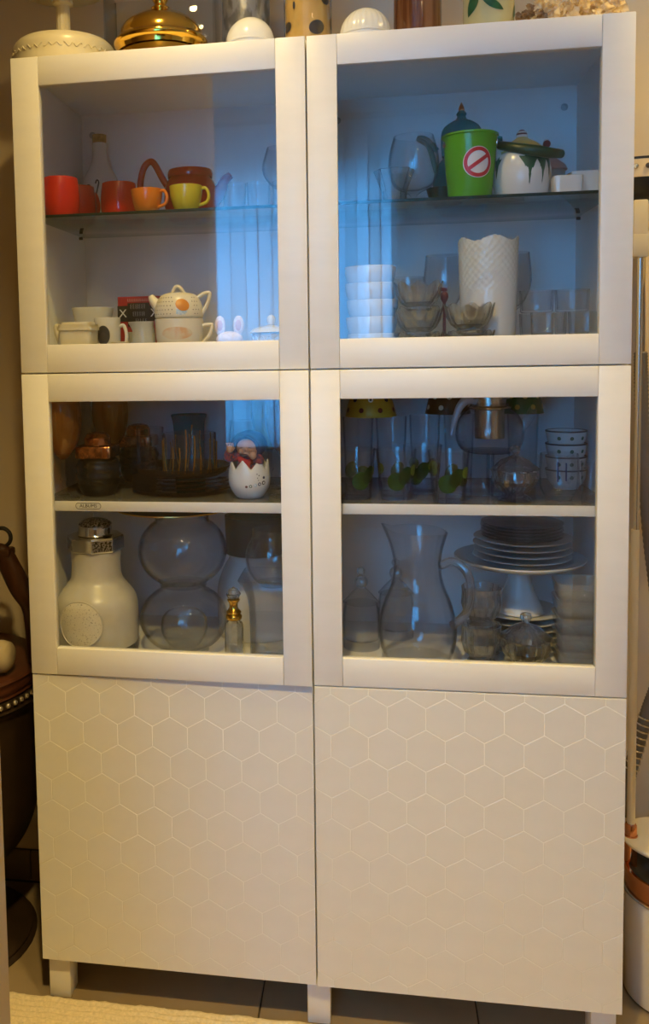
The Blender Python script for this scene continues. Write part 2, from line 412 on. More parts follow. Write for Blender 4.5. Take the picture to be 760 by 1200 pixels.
# curtains on the rear window
def curtain(label, x0, x1, y, z0, z1, folds, amp, seed):
    rnd = random.Random(seed); n = folds*28; mb = MB(); rows = 12; pitch = (x1-x0)/folds
    ov = [rnd.uniform(.04, .17) for _ in range(folds+1)]; am = [rnd.uniform(.6, 1.3) for _ in range(folds+1)]
    for rr in range(rows+1):
        z = z1+(z0-z1)*rr/rows; q = rr/rows
        for k in range(n+1):
            ti = k/28; i = min(int(ti), folds-1); fr2 = ti-i
            o_ = ov[i]*(1-fr2)+ov[i+1]*fr2; a_ = am[i]*(1-fr2)+am[i+1]*fr2
            mb.v.append((x0+pitch*(ti+o_*math.sin(4*PI*ti))+.012*q*math.sin(ti*1.7+seed), y+amp*a_*math.sin(2*PI*ti)*(.7+.3*q), z))
    for rr in range(rows):
        for k in range(n): a = rr*(n+1)+k; mb.f.append((a, a+1, a+n+2, a+n+1))
    return tag(mb.build('curtain', M['curtain'], smooth=80), label, 'curtain', 'sheer curtains at the window')
curtain('sheer curtain panel mirrored in the tall teapot-side glass door', -.36, .36, WYF+.08, .90, 2.56, 5, .030, 3)
curtain('sheer curtain panel mirrored in the glass door with the bucket', .40, .86, WYF+.08, .90, 2.56, 4, .032, 9)
rod = thing('curtain_rod', 'plain metal curtain rod over the window mirrored in the glass', 'curtain rod', (.36, WYF+.08, 2.575))
MB().tube([(-.75, 0, 0), (.75, 0, 0)], .011, 12).build('rod', M['steel'], rod)
for s in (-1, 1):
    MB().ball((s*.765, 0, 0), .02).build('finial', M['steel'], rod); MB().box(s*.6-.008, s*.6+.008, -.08, 0, -.01, .01).build('bracket', M['steel'], rod)
dr = thing('window_blocker', 'tall dark chest added to hide the window in the lower glass', 'window_blocker', (.86, WYF+.42, 0))  # added behind the camera to block the window's reflection in the lower glass
MB().box(-.5, .5, -.25, .25, .06, 1.40, .004).build('body', M['window_blocker'], dr)
for k in range(5):
    d_ = MB().box(-.48, .48, .25, .27, .08+k*.262, .08+k*.262+.25, .003).build('drawer', M['window_blocker'], dr)
    MB().box(-.06, .06, .27, .285, .195+k*.262, .207+k*.262, .002).build('handle', M['steel'], d_)
for sx in (-1, 1):
    for sy in (-1, 1): MB().box(sx*.46-.025, sx*.46+.025, sy*.22-.025, sy*.22+.025, 0, .06).build('leg', M['window_blocker'], dr)
for i, (lx, ly, lw_, ls_, lc_) in enumerate(LAMPS):
    lab = ['round ceiling downlight close above the red mugs', 'round ceiling downlight close above the green bucket', 'round ceiling downlight by the open beige door', 'round ceiling downlight in the corner by the steam mop'][i]
    tl = thing('ceiling_downlight', lab, 'ceiling light', (lx, ly, CEIL), 0, 'ceiling downlights')
    MB().lathe([(.034, -.001), (.048, -.001), (.05, -.005), (.044, -.009), (.034, -.006)], 24).build('trim_ring', M['silver'], tl)
    MB().lathe([(0, -.003), (.034, -.003), (.034, -.001), (0, -.001)], 24).build('bulb', M['lampglow'], tl)
    lo = light('downlight_lamp', 'SPOT', (lx, ly, CEIL-.015), lw_, WARM, spot_size=math.radians(lc_), spot_blend=1.0, shadow_soft_size=ls_)

# ================================================================== the cabinets
Z0, Z1, Z2, Z3 = .10, .74, 1.38, 2.02
SB, SD, SG, SW, ST = .7524, 1.3904, 1.7094, 1.1084, 2.0204     # standing heights, a hair above the boards
DOORT = .019
def glass_door(par, x0, x1, z0, z1, tilt=0.0, fwd=0.0, hinge='L'):
    d = bpy.data.objects.new('glass_door', None); C.objects.link(d); d.parent = par; d.empty_display_size = .02
    hx = x0 if hinge == 'L' else x1
    d.location = (hx, fwd, 0); d.rotation_euler.z = tilt
    a, b = x0-hx, x1-hx; S = .0575
    for (p, q) in ((a, a+S), (b-S, b)): MB().box(p, q, 0, DOORT, z0, z1, .0014).build('stile', M['white'], d)
    for (p, q) in ((z0, z0+S), (z1-S, z1)): MB().box(a+S+.0003, b-S-.0003, .0002, DOORT, p, q, .0014).build('rail', M['white'], d)
    MB().box(a+S-.004, b-S+.004, .009, .013, z0+S-.004, z1-S+.004).build('glass_pane', M['pane'], d)
    return d
HW = .0752; HR = HW/math.sqrt(3)
def clip(poly, x0, x1, z0, z1):
    def cut(P, ax, lim, keep):
        o = []
        for i in range(len(P)):
            a, b = P[i-1], P[i]; ia, ib = keep(a[ax], lim), keep(b[ax], lim)
            if ia != ib:
                q = (lim-a[ax])/(b[ax]-a[ax]); o.append((a[0]+(b[0]-a[0])*q, a[1]+(b[1]-a[1])*q))
            if ib: o.append(b)
        return o
    for ax, lim, k in ((0, x0, 1), (0, x1, -1), (1, z0, 1), (1, z1, -1)):
        if not poly: return poly
        poly = cut(poly, ax, lim, (lambda v, l: v >= l) if k > 0 else (lambda v, l: v <= l))
    return poly
def hex_door(par, x0, x1, z0, z1, xph, tilt=0.0, fwd=0.0, hinge='L'):
    d = MB()
    hx = x0 if hinge == 'L' else x1; a, b = x0-hx, x1-hx
    d.box(a, b, .0005, DOORT, z0, z1, .001)
    o = d.build('patterned_door', M['groove'], par); o.location = (hx, fwd, 0); o.rotation_euler.z = tilt
    full = None
    zc0 = z1-.014-HR
    for r in range(-1, 11):
        for k in range(-1, 10):
            cx_ = a+xph+k*HW+(HW/2 if r % 2 else 0); cz_ = zc0-r*HR*1.5
            g = .0007
            P = [(cx_+(HR-g/.866)*math.sin(PI/3*i), cz_+(HR-g/.866)*math.cos(PI/3*i)) for i in range(6)]
            Q = clip(P, a+.0004, b-.0004, z0+.0004, z1-.0004)
            if len(Q) < 3: continue
            ar = abs(sum(Q[i-1][0]*Q[i][1]-Q[i][0]*Q[i-1][1] for i in range(len(Q))))/2
            if ar < 6e-5: continue
            isfull = len(Q) == 6 and all(abs(p[0]-q[0])+abs(p[1]-q[1]) < 1e-7 for p, q in zip(P, Q))
            if isfull and full is not None:
                c_ = bpy.data.objects.new('hexagon_panel', full.data); C.objects.link(c_); c_.parent = o; c_.location = (cx_, 0, cz_); continue
            mx_ = sum(p[0] for p in Q)/len(Q); mz_ = sum(p[1] for p in Q)/len(Q)
            if isfull: mx_, mz_ = cx_, cz_
            n = len(Q); mb = MB(); rad = max(math.hypot(p[0]-mx_, p[1]-mz_) for p in Q); s = 1-.0007/rad
            loc_ = [(p[0]-mx_, p[1]-mz_) for p in Q]
            mb.add([(p[0], .0007, p[1]) for p in loc_]+[(p[0], .0003, p[1]) for p in loc_]+[(p[0]*s, 0, p[1]*s) for p in loc_],
                   [(i, (i+1) % n, n+(i+1) % n, n+i) for i in range(n)]+[(n+i, n+(i+1) % n, 2*n+(i+1) % n, 2*n+i) for i in range(n)]+[tuple(range(2*n, 3*n))])
            h = mb.build('hexagon_panel', M['hex'], o, (mx_, 0, mz_), smooth=20)
            if isfull: full = h
    return o
def cabinet(label, X, tilts, legs_x, xph):
    t = thing('display_cabinet', label, 'cabinet', (X, 0, 0), 0, 'white glazed cabinets side by side')
    YF, YB = .021, .425
    MB().box(0.0005, .018, YF, YB, Z0, Z3, .0006).build('side_panel', M['inner'], t)
    MB().box(.582, .5995, YF, YB, Z0, Z3, .0006).build('side_panel', M['inner'], t)
    MB().box(.018, .582, YF, YB, Z3-.018, Z3, .0006).build('top_panel', M['inner'], t)
    MB().box(.018, .582, YF, YB, Z0, Z0+.018).build('bottom_panel', M['inner'], t)
    MB().box(.018, .582, YF, .405, 1.372, 1.39).build('divider_panel', M['inner'], t)
    MB().box(.018, .582, YF, .405, .734, .752).build('divider_panel', M['inner'], t)
    MB().box(.018, .582, .405, .420, Z0+.018, Z3-.018).build('back_panel', M['inner'], t)
    g = MB().box(.020, .580, .034, .395, 1.703, 1.709, .0006).build('glass_shelf', M['shelfglass'], t)
    MB().box(.020, .580, .0325, .0338, 1.703, 1.709).build('polished_edge', M['shelfedge'], g)
    s_ = MB().box(.0185, .5815, .032, .400, 1.086, 1.107, .001).build('shelf', M['white'], t)
    MB().box(.0190, .5810, .0345, .399, 1.1068, 1.108).build('shelf_mat', M['mat'], s_)
    for (px_, py_) in ((.022, .07), (.022, .36), (.578, .07), (.578, .36)):
        MB().tube([(px_-.004, py_, 1.699), (px_+.004, py_, 1.699)], .0036, 10).build('shelf_pin', M['iron'], t)
    for px_ in (.045, .555):
        o = MB().lathe([(0, 0), (.008, 0), (.008, .0012), (.004, .0016), (.0035, .0006), (0, .0006)], 20).build('cam_lock', M['grey'], t)
        o.location = (px_, .405, 1.955); o.rotation_euler.x = PI/2
    for lx in legs_x:
        MB().box(lx, lx+.048, .022, .07, .0003, Z0-.0004, .001).build('leg', M['white'], t)
        MB().box(lx, lx+.048, .365, .413, .0003, Z0-.0004, .001).build('leg', M['white'], t)
    hg = 'L' if X < .3 else 'R'
    a, b = .0015, .5985
    glass_door(t, a, b, Z2+.0015, Z3, tilts[0][0], tilts[0][1], hg)
    glass_door(t, a, b, Z1+.0015, Z2-.0015, tilts[1][0], tilts[1][1], hg)
    hex_door(t, a, b, Z0, Z1-.0015, xph, tilts[2][0], tilts[2][1], hg)
    return t, s_
cabL, shL = cabinet('white cabinet with the red mugs and speckled jar behind its glass doors', 0.0, [(-.005, -.001), (-.017, -.002), (-.001, 0.001)], (.008, .578), .035)
cabR, shR = cabinet('white cabinet with the green bucket and glass jug behind its glass doors', 0.6, [(.002, -.001), (.003, -.001), (.002, -.001)], (.545,), .033)
tb = text_mb('ALBUMS', .0105)
pl = MB(); pl.tube([(math.copysign(.021, math.cos(a))+.0065*math.cos(a), 0, .0065*math.sin(a)) for a in [2*PI*k/32 for k in range(33)]], .0005, 6, False).build('label_outline', M['ink'], shL, (.127, .0315, 1.0975))
tb.build('shelf_lettering', M['ink'], shL, (.127, .0318, 1.0975), smooth=0)
# ================================================================== makers
def vessel(name, label, cat, loc, pr, mat, group=None, n=40, fn=None, part='body', sx=1, sy=1, smooth=35):
    """a thing with one turned body; returns the thing so that parts can be added"""
    t = thing(name, label, cat, loc, 0, group)
    MB().lathe(pr, n, fn=fn, sx=sx, sy=sy).build(part, mat, t, smooth=smooth)
    return t
def single(name, label, cat, loc, mb, mat, group=None, rz=0.0, smooth=35):
    return tag(mb.build(name, mat, None, loc, rz, smooth), label, cat, group)
def handle(par, mat, r0, z0, z1, out, ang, rad=.0045, name='handle', up_=0.0):
    """ear handle on the side at angle ang (0 = towards the viewer, + to the right)"""
    zm = (z0+z1)/2; h = (z1-z0)/2
    path = cr([(r0-.003, 0, z1), (r0+out*.6, 0, z1+h*.15+up_), (r0+out, 0, zm+h*.3), (r0+out*.75, 0, zm-h*.6), (r0-.004, 0, z0)], 6)
    dx, dy = math.sin(ang), -math.cos(ang)
    return MB().tube([(p.x*dx, p.x*dy, p.z) for p in path], rad, 10).build(name, mat, par)
def tumbler_pr(rb, rt_, h, t=.0018, base=.008): return [(0, 0), (rb*.92, 0), (rb, .002), (rt_, h), (rt_-t*.5, h+.0006), (rt_-t, h), (rb-t, base), (0, base)]
def wine_pr(rf, hs, rb, hb, rim, rs=.0038):
    o = prof([(rf, 0), (rf, .002), (rf*.5, .005), (rs*1.4, .014), (rs, .03), (rs, hs-.012), (rs*1.8, hs), (rb*.62, hs+hb*.16), (rb, hs+hb*.5), (rim, hs+hb)], 4)
    inn = prof([(rim-.0015, hs+hb), (rb-.0015, hs+hb*.5), (rb*.6, hs+hb*.18), (.0, hs+.006)], 5)
    return [(0, 0)]+o+inn
G = M['glass']

# ------------------------------------------------------------------ on top of the cabinets
t = thing('cake_stand', 'tall cream pedestal cake stand beside the gold dome on top', 'cake stand', (.052, .19, ST))
MB().lathe(prof([(.108, 0), (.112, .012), (.113, .045), (.112, .066), (.106, .076), (.095, .084), (.065, .092), (.03, .097), (0, .098)], 4), 48).build('foot', M['cream'], t)
mb = MB()
for k in range(14):
    a0 = -1.2+k*.19
    mb.tube([(math.sin(a0+q*.16)*(.1138-.0005*math.sin(q*PI)), -math.cos(a0+q*.16)*.1138, .050+.004*math.sin(q*PI*2+k*1.7)) for q in [i/8 for i in range(9)]], .0013, 6)
o = mb.build('scroll_relief', M['cream'], t)
MB().lathe(prof([(.022, .096), (.019, .102), (.0155, .108), (.0150, .155), (.0155, .166), (.022, .169), (.022, .175), (.0175, .178), (.022, .182), (.023, .19), (.016, .194)], 3), 24,
           fn=lambda th, r, z: (r*(1+.03*math.cos(12*th)), z)).build('column', M['cream'], t)
MB().lathe([(0, .193), (.05, .192), (.095, .198), (.112, .210), (.114, .213), (.110, .213), (.09, .204), (0, .198)], 60, fn=lambda th, r, z: (r*(1+.02*math.cos(14*th)*(r > .1)), z)).build('plate', M['cream'], t)
t = thing('clear_box', 'clear acrylic box standing behind the gold dome', 'box', (.245, .34, ST))
for a, b, c_, d_ in ((-.13, -.126, -.05, .05), (.126, .13, -.05, .05), (-.126, .126, -.05, -.046), (-.126, .126, .046, .05)):
    MB().box(a, b, c_, d_, 0, .24, .0006).build('side', M['acrylic'], t)
MB().box(-.126, .126, -.046, .046, 0, .004).build('base', M['acrylic'], t)
t = thing('gold_dome', 'polished gold serving dome with a knob on the cabinet top', 'serving dome', (.284, .14, ST))
MB().lathe(prof([(0, 0), (.100, 0), (.101, .01), (.096, .016), (.090, .030)], 3), 56).build('tray', M['gold'], t)
MB().lathe(prof([(.092, .032), (.095, .042), (.099, .047), (.099, .055), (.093, .060), (.090, .066), (.086, .078), (.074, .094), (.052, .108), (.030, .116), (.018, .121)], 4), 56).build('dome', M['gold'], t)
MB().lathe(prof([(.017, .120), (.020, .126), (.013, .133), (.018, .145), (.024, .157), (.020, .170), (0, .177)], 4), 32).build('knob', M['gold'], t)
single('silver_vase', 'mottled silver cylinder vase behind the smooth white half dome', 'vase', (.452, .25, ST),
       MB().lathe([(0, 0), (.05, 0), (.053, .004), (.053, .26), (.049, .262), (.049, .01), (0, .01)], 40, fn=lambda th, r, z: (r*(1+.012*math.sin(7*th+z*60)), z)), M['silvervase'])
def half_dome(label, x, ridges, amp):
    t = thing('half_dome', label, 'ornament', (x, .07, ST), 0, 'white half domes on the cabinet edge')
    pr = [(0, 0), (.048, 0), (.049, .002), (.049, .016)]+[(.049*math.cos(k*PI/20), .016+.050*math.sin(k*PI/20)) for k in range(1, 10)]+[(0, .066)]
    MB().lathe(pr, 96, fn=lambda th, r, z: (r*(1+amp*math.cos(ridges*th)*(z > .02)), z)).build('dome', M['ceramic'], t)
    MB().lathe([(.0490, .012), (.0505, .013), (.0505, .016), (.0490, .017)], 64).build('rim_band', M['ceramic'], t)
half_dome('smooth white half dome beside the mottled silver vase', .484, 10, .004)
half_dome('ribbed white half dome between the amber candle and brown vase', .713, 24, .018)
t = thing('pebble_candle', 'amber candle with dark pebbles set in its side', 'candle', (.597, .12, ST))
MB().lathe([(0, 0), (.044, 0), (.0465, .003), (.0465, .20), (.043, .204), (0, .204)], 48).build('wax', M['candle'], t)
for (th, z, a, b, rz_) in ((.45, .042, .017, .014, .3), (-.1, .112, .020, .014, .0), (-.55, .088, .003, .008, 0), (.9, .10, .012, .012, 0), (-.95, .05, .012, .010, .2), (1.6, .06, .015, .012, 0), (-1.8, .1, .016, .012, 0)):
    MB().decal(lambda z: .0465, th, z, circ(1, 18, a, b, rz_), .0015).build('pebble', M['stone'], t)
MB().lathe([(.0466, .004), (.0486, .004), (.0486, .21), (.0466, .21)], 48).build('glass_sleeve', G, t)
single('brown_vase', 'dark brown streaked glass vase beside the ribbed half dome', 'vase', (.816, .11, ST),
       MB().lathe(prof([(0, 0), (.042, 0), (.0465, .006), (.047, .06), (.046, .14), (.044, .2), (.040, .2), (.042, .14), (.040, .02), (0, .015)], 2), 48), M['brownglass'])
t = vessel('leaf_jar', 'pale green jar painted with dark leaves beside the dried flowers', 'jar', (.953, .11, ST), [(0, 0), (.046, 0), (.049, .004), (.049, .15), (.045, .155), (.045, .01), (0, .01)], M['palejar'])
for (th, z, L, W, rz_) in ((.05, .055, .024, .0075, -.5), (-.75, .062, .026, .011, 1.1), (.7, .09, .024, .009, .4), (-.3, .10, .022, .008, 2.2), (1.3, .05, .02, .008, .9)):
    P = [((L*math.cos(a))*math.cos(rz_)-(W*math.sin(a)*abs(math.sin(a)))*math.sin(rz_), (L*math.cos(a))*math.sin(rz_)+(W*math.sin(a)*abs(math.sin(a)))*math.cos(rz_)) for a in [2*PI*k/22 for k in range(22)]]
    MB().decal(lambda z: .049, th, z, P, .0009).build('painted_leaf', M['leafgreen'], t)
t = thing('dried_flowers', 'pale ruffled dried flowers lying on the cabinet top', 'dried flowers', (1.09, .10, ST))
rnd = random.Random(4)
for c_ in range(14):
    mb = MB(); cxx = -.062+.160*(c_/13)+rnd.uniform(-.006, .006); cyy = rnd.uniform(-.035, .03); hz = .040+.026*math.sin(PI*min(1, max(0, (c_+.5)/14)))+rnd.uniform(-.006, .006)
    for k in range(34):
        d = Vector((rnd.uniform(-1, 1), rnd.uniform(-1, 1), rnd.uniform(-.3, 1))).normalized()
        u = d.orthogonal().normalized(); u.rotate(Matrix.Rotation(rnd.uniform(0, 2*PI), 3, d)); v = d.cross(u)
        p0 = Vector((cxx, cyy, hz*.55))+Vector((d.x*.016, d.y*.018, d.z*hz*.42)); L = rnd.uniform(.008, .014); W = rnd.uniform(.006, .010)
        vs_ = []; nn = 5
        for i in range(nn):
            for j in range(4):
                a = (i/(nn-1)-.5)*2; b = j/3
                wv = .003*math.sin(a*5+k)*b
                q = p0+u*a*W*(.35+.65*b)+v*wv+d*(L*b*(1-.25*a*a))+v*b*b*.004
                q.z = max(q.z, .001); vs_.append(q)
        mb.add(vs_, [(i*4+j, i*4+j+1, (i+1)*4+j+1, (i+1)*4+j) for i in range(nn-1) for j in range(3)])
    mb.build('blossom', M['petalbrown'] if c_ < 2 else M['petal'], t, smooth=80)

# ------------------------------------------------------------------ upper cabinet, glass shelf, red mugs side
MUG = prof([(0, 0), (.030, 0), (.036, .006), (.0405, .03), (.0400, .06), (.0370, .084)], 4)
MUGW = wall(MUG, .003, .006)
for k, (x, y, ang, lab) in enumerate([(.066, .095, 2.9, 'large bright red mug nearest the cabinet side wall'), (.068, .205, 2.6, 'red mug half hidden behind the bright red front mug'),
        (.170, .185, 2.9, 'red mug in front of the white corked bottle'), (.160, .292, 3.0, 'red mug furthest back behind the orange cup')]):
    t = vessel('red_mug', lab, 'mug', (x, y, SG), MUGW, M['red'], 'red mugs on the glass shelf')
    handle(t, M['red'], .039, .018, .07, .022, ang, .005)
t = vessel('oil_bottle', 'white bottle with cork and dark scroll at the back', 'bottle', (.078, .352, SG), wall(prof([(0, 0), (.040, 0), (.046, .006), (.047, .075), (.0465, .106), (.040, .130), (.027, .153), (.0185, .176), (.0168, .209), (.018, .212)], 4), .002), M['ceramic'])
MB().lathe([(0, .199), (.0148, .199), (.0165, .212), (.0172, .232), (0, .233)], 20).build('cork', M['cork'], t)
OBR = rprof(prof([(0, 0), (.040, 0), (.046, .006), (.047, .075), (.0465, .106), (.040, .130), (.027, .153)], 4))
for s_, pts in enumerate(([(-.35, .085), (-.5, .098), (-.38, .108), (-.2, .102), (-.18, .09), (-.3, .084)], [(.0, .07), (.12, .095), (.2, .113), (.1, .118), (.03, .110)], [(.40, .09), (.52, .098), (.44, .106)])):
    MB().tube([(math.sin(p.x)*(OBR(p.y)+.0006), -math.cos(p.x)*(OBR(p.y)+.0006), p.y) for p in cr([(a, b, 0) for a, b in pts], 6)], .0018, 6).build('painted_scroll', M['ink'], t)
def teacup(name, label, loc, r, h, mat, ang, group):
    pr = prof([(0, 0), (r*.55, 0), (r*.62, .003), (r*.80, h*.25), (r*.95, h*.62), (r, h)], 4)
    t = vessel(name, label, 'cup', loc, wall(pr, .0022, .004), mat, group)
    handle(t, mat, r*.90, h*.25, h*.86, .017, ang, .0034)
    return t
teacup('tea_cup', 'small orange cup in front of the red teapot handle', (.258, .085, SG), .033, .050, M['orange'], 1.35, 'small bright cups')
teacup('tea_cup', 'small yellow cup in front of the red teapot body', (.342, .085, SG), .0345, .053, M['yellow'], 1.55, 'small bright cups')
t = vessel('teapot', 'dark red teapot with an arched handle behind the small cups', 'teapot', (.320, .245, SG), prof([(0, 0), (.040, 0), (.052, .012), (.060, .045), (.057, .080), (.048, .098), (.045, .102)], 4), M['darkred'])
MB().lathe(prof([(.050, .099), (.051, .107), (.049, .115), (.046, .117), (.030, .117), (0, .118)], 3), 40).build('lid', M['darkred'], t)
MB().tube(cr([(-.045, 0, .072), (-.062, 0, .098), (-.082, 0, .135), (-.094, 0, .140), (-.108, 0, .125), (-.116, 0, .09), (-.113, 0, .055), (-.09, 0, .028), (-.050, 0, .024)], 6), .0075, 12).build('handle', M['darkred'], t)
MB().tube(cr([(.045, 0, .045), (.066, 0, .066), (.078, 0, .090), (.093, 0, .103)], 5), [.020, .019, .018, .017, .016, .015, .014, .013, .012, .011, .0105, .010, .0095, .009, .0085, .008], 14).build('spout', M['darkred'], t)
for k, x in enumerate((.415, .470, .528)):
    single('glass_tumbler', ['clear tumbler right behind the dark red teapot spout', 'clear tumbler between two others at the shelf back, reflections over it', 'clear tumbler furthest from the teapot on its shelf'][k], 'glass', (x, .28, SG), MB().lathe(tumbler_pr(.024, .027, .088), 32), G, 'tumblers beside the red teapot')
single('balloon_glass', 'big round balloon glass at the door edge beside the tumblers', 'glass', (.537, .15, SG), MB().lathe(wine_pr(.030, .045, .043, .09, .032), 36), G)

# ------------------------------------------------------------------ upper cabinet, lower level, teapot with cups
t = thing('sugar_pot', 'cream square pot with stacked lid and pointed handle', 'pot', (.102, .078, SD))
SQ = squarish(6)
MB().lathe(wall([(0, 0), (.030, 0), (.034, .003), (.035, .045), (.036, .078)], .003), 48, fn=SQ).build('body', M['creamcup'], t)
MB().lathe([(0, .0785), (.0385, .0785), (.0385, .085), (0, .085)], 48, fn=SQ).build('lid_rim', M['creamcup'], t)
MB().lathe([(0, .0852), (.036, .0852), (.037, .091), (0, .091)], 48, fn=SQ).build('lid', M['creamcup'], t)
MB().lathe([(0, .0912), (.031, .0912), (.031, .096), (0, .096)], 48, fn=SQ).build('lid_top', M['creamcup'], t)
MB().tube(cr([(-.034, 0, .03), (-.043, 0, .055), (-.050, 0, .086), (-.040, 0, .088)], 5), .0055, 10).build('handle', M['creamcup'], t)
t = vessel('picture_mug', 'white mug with a dark oval picture beside the square pot', 'mug', (.146, .147, SD), wall([(0, 0), (.026, 0), (.028, .003), (.029, .106)], .003, .006), M['ceramic'])
MB().decal(lambda z: .0288, -.05, .068, circ(1, 24, .015, .021), .0008).build('oval_picture', M['ink'], t)
MB().decal(lambda z: .0296, -.05, .066, circ(1, 16, .006, .010), .0008).build('picture_figure', M['stone'], t)
handle(t, M['ceramic'], .028, .035, .085, .016, 1.5, .004)
single('plant_pot', 'plain white pot with a flared lip behind the picture mug', 'pot', (.097, .200, SD), MB().lathe(wall(prof([(0, 0), (.034, 0), (.037, .004), (.040, .09), (.045, .118), (.047, .131)], 3), .003), 40), M['ceramic'])
t = thing('red_box', 'red box with a black band and white crosses', 'box', (.196, .264, SD), math.radians(-3))
MB().box(-.050, .050, -.028, .028, 0, .157, .001).build('carton', M['boxred'], t)
MB().box(-.0505, .0505, -.0288, -.0278, .100, .136).build('black_band', M['boxblack'], t)
MB().box(-.026, .026, -.0296, -.0287, .088, .142, .0003).build('label_panel', M['boxblack'], t)
rnd = random.Random(2)
for sgn in (-1, 1):
    text_mb('X', .026, .0004).build('cross_print', M['logowhite'], t, (sgn*.0375, -.0294, .118), smooth=0)
mb = MB()
for row, z in enumerate((.134, .117, .101)):
    xx = -.018+.006*row
    while xx < .018:
        wd = rnd.uniform(.002, .004)
        mb.tube([(xx+wd*.5*math.sin(q*3+xx*900), -.0299, z-.005+.010*q/4) for q in range(5)], .0006, 5); xx += wd+.0022
mb.build('panel_print', M['print'], t)
mb = MB(); xx = -.026
while xx < .026:
    wd = rnd.uniform(.002, .0035); mb.box(xx, xx+wd*.45, -.0286, -.0279, .1455, .1515).box(xx, xx+wd, -.0286, -.0279, .1455, .1467); xx += wd+.0018
mb.build('heading_print', M['pink'], t)
teacup('coffee_cup', 'plain grey cup standing in front of the red box', (.205, .190, SD), .024, .074, M['grey'], 2.8, None)
t = vessel('milk_jug', 'small grey milk jug in front of the red box', 'jug', (.240, .095, SD), wall(prof([(0, 0), (.020, 0), (.0245, .004), (.0255, .04), (.0225, .075), (.0235, .094)], 4), .002), M['grey'], fn=lambda th, r, z: (r*(1+(.38*math.exp(-((th-1.5*PI)/.35)**2) if z > .074 else 0)*min(1, max(0, (z-.074)/.018))), z), n=56)
handle(t, M['grey'], .023, .03, .08, .014, 2.7, .003)
single('small_dish', 'tiny cream dish in front of the picture mug', 'dish', (.196, .068, SD), MB().lathe(wall(prof([(0, 0), (.012, 0), (.012, .035), (.016, .046), (.020, .052)], 3), .002), 28), M['creamcup'])
t = thing('tea_set', 'cream dotted teapot set on its cup, with an orange picture', 'teapot', (.318, .10, SD))
cupp = prof([(0, 0), (.030, 0), (.036, .012), (.047, .045), (.0505, .075), (.0515, .098)], 4)
cb = MB().lathe(wall(cupp, .003, .006), 48).build('cup', M['creamcup'], t)
potp = prof([(.050, .1005), (.0515, .106), (.0500, .125), (.0420, .143), (.0280, .152), (.0, .155)], 4)
pb = MB().lathe([(0, .0995)]+potp, 48).build('pot', M['creamcup'], t)
MB().tube(cr([(-.014, -.004, .149), (-.008, -.006, .163), (.000, -.006, .167), (.008, -.006, .161), (.016, -.004, .148)], 5), .0033, 8).build('lid_loop', M['creamcup'], pb)
MB().tube(cr([(-.040, 0, .120), (-.054, 0, .137), (-.061, 0, .149)], 4), [.014, .013, .012, .011, .010, .009, .008, .007, .006], 12).build('spout', M['creamcup'], pb)
MB().tube(cr([(.040, 0, .142), (.056, 0, .151), (.067, 0, .150), (.062, 0, .130), (.050, 0, .109)], 5), .0042, 8).build('handle', M['creamcup'], pb)
MB().tube(cr([(.048, 0, .083), (.062, 0, .085), (.071, 0, .083), (.064, 0, .062), (.044, 0, .042)], 5), .0042, 8).build('handle', M['creamcup'], cb)
PR_ = rprof([(0, .0995)]+potp)
mb = MB()
for r in range(5):
    for k in range(-7, 8):
        th = k*.15+(.075 if r % 2 else 0)
        if -.02 < th < .80: continue
        mb.decal(PR_, th, .108+r*.0085, circ(.0012, 6), .0003, 1)
mb.build('dots', M['stone'], pb)
P = circ(.0130, 22, 1.15, .95, -.35)
MB().decal(PR_, .36, .126, P, .0007).build('orange_picture', M['bearorange'], pb)
MB().decal(PR_, .33, .1125, [(-.012, -.005), (-.004, -.007), (.006, -.006), (.012, -.001), (.008, .004), (-.002, .006), (-.011, .005)], .0005).build('blue_picture', M['bearblue'], pb)
CR_ = rprof(cupp); mb = MB()
MB().decal(CR_, .1, .068, circ(1, 28, .034, .013), .0004, 5).build('orange_oval_patch', pm('mottled_orange', (.70, .38, .18), .3, scale=30, col2=(.72, .62, .45)), cb)  # mottled orange to cream oval on the cup front
t = thing('plush_bunny', 'small pale pink plush bunny peeping over the door rail', 'soft toy', (.428, .085, SD))
mb = MB().ball((0, 0, .030), .028, 24, 14, 1, .9, 1.05).ball((0, 0, .052), .0285, 24, 14, 1.02, .9, .62)
for s in (-1, 1): mb.ball((s*.02, -.016, .014), .012, 14, 8)
mb.build('body', M['plush'], t)
for s, ln in ((-1, .0), (1, .12)):
    e = MB().ball((s*.0195, 0, .082), .0115, 18, 12, 1, .55, 1.75).build('ear', M['plush'], t); MB().ball((s*.0195, -.0035, .082), .0078, 14, 10, .9, .55, 1.6).build('inner_ear', M['plushpink'], e)
for s in (-1, 1): MB().ball((s*.010, -.0245, .046), .0022, 10, 6).build('eye', M['ink'], t)
MB().ball((0, -.027, .041), .0026, 10, 6).build('nose', M['plushpink'], t)
t = thing('sugar_bowl', 'white lidded sugar bowl with embossed scallops beside the bunny', 'bowl', (.515, .095, SD))
MB().lathe(wall(prof([(0, 0), (.026, 0), (.028, .004), (.038, .03), (.040, .064)], 4), .003), 60, fn=lambda th, r, z: (r*(1+.02*abs(math.cos(7*th))*(.03 < z < .062)), z)).build('body', M['ceramic'], t)
MB().lathe(prof([(0, .065), (.0425, .065), (.0430, .069), (.034, .075), (.015, .079), (.006, .081)], 3), 48).build('lid', M['ceramic'], t)
MB().lathe(prof([(.005, .080), (.0085, .085), (.0095, .092), (.007, .099), (0, .103)], 4), 24).build('knob', M['ceramic'], t)
mb = MB()
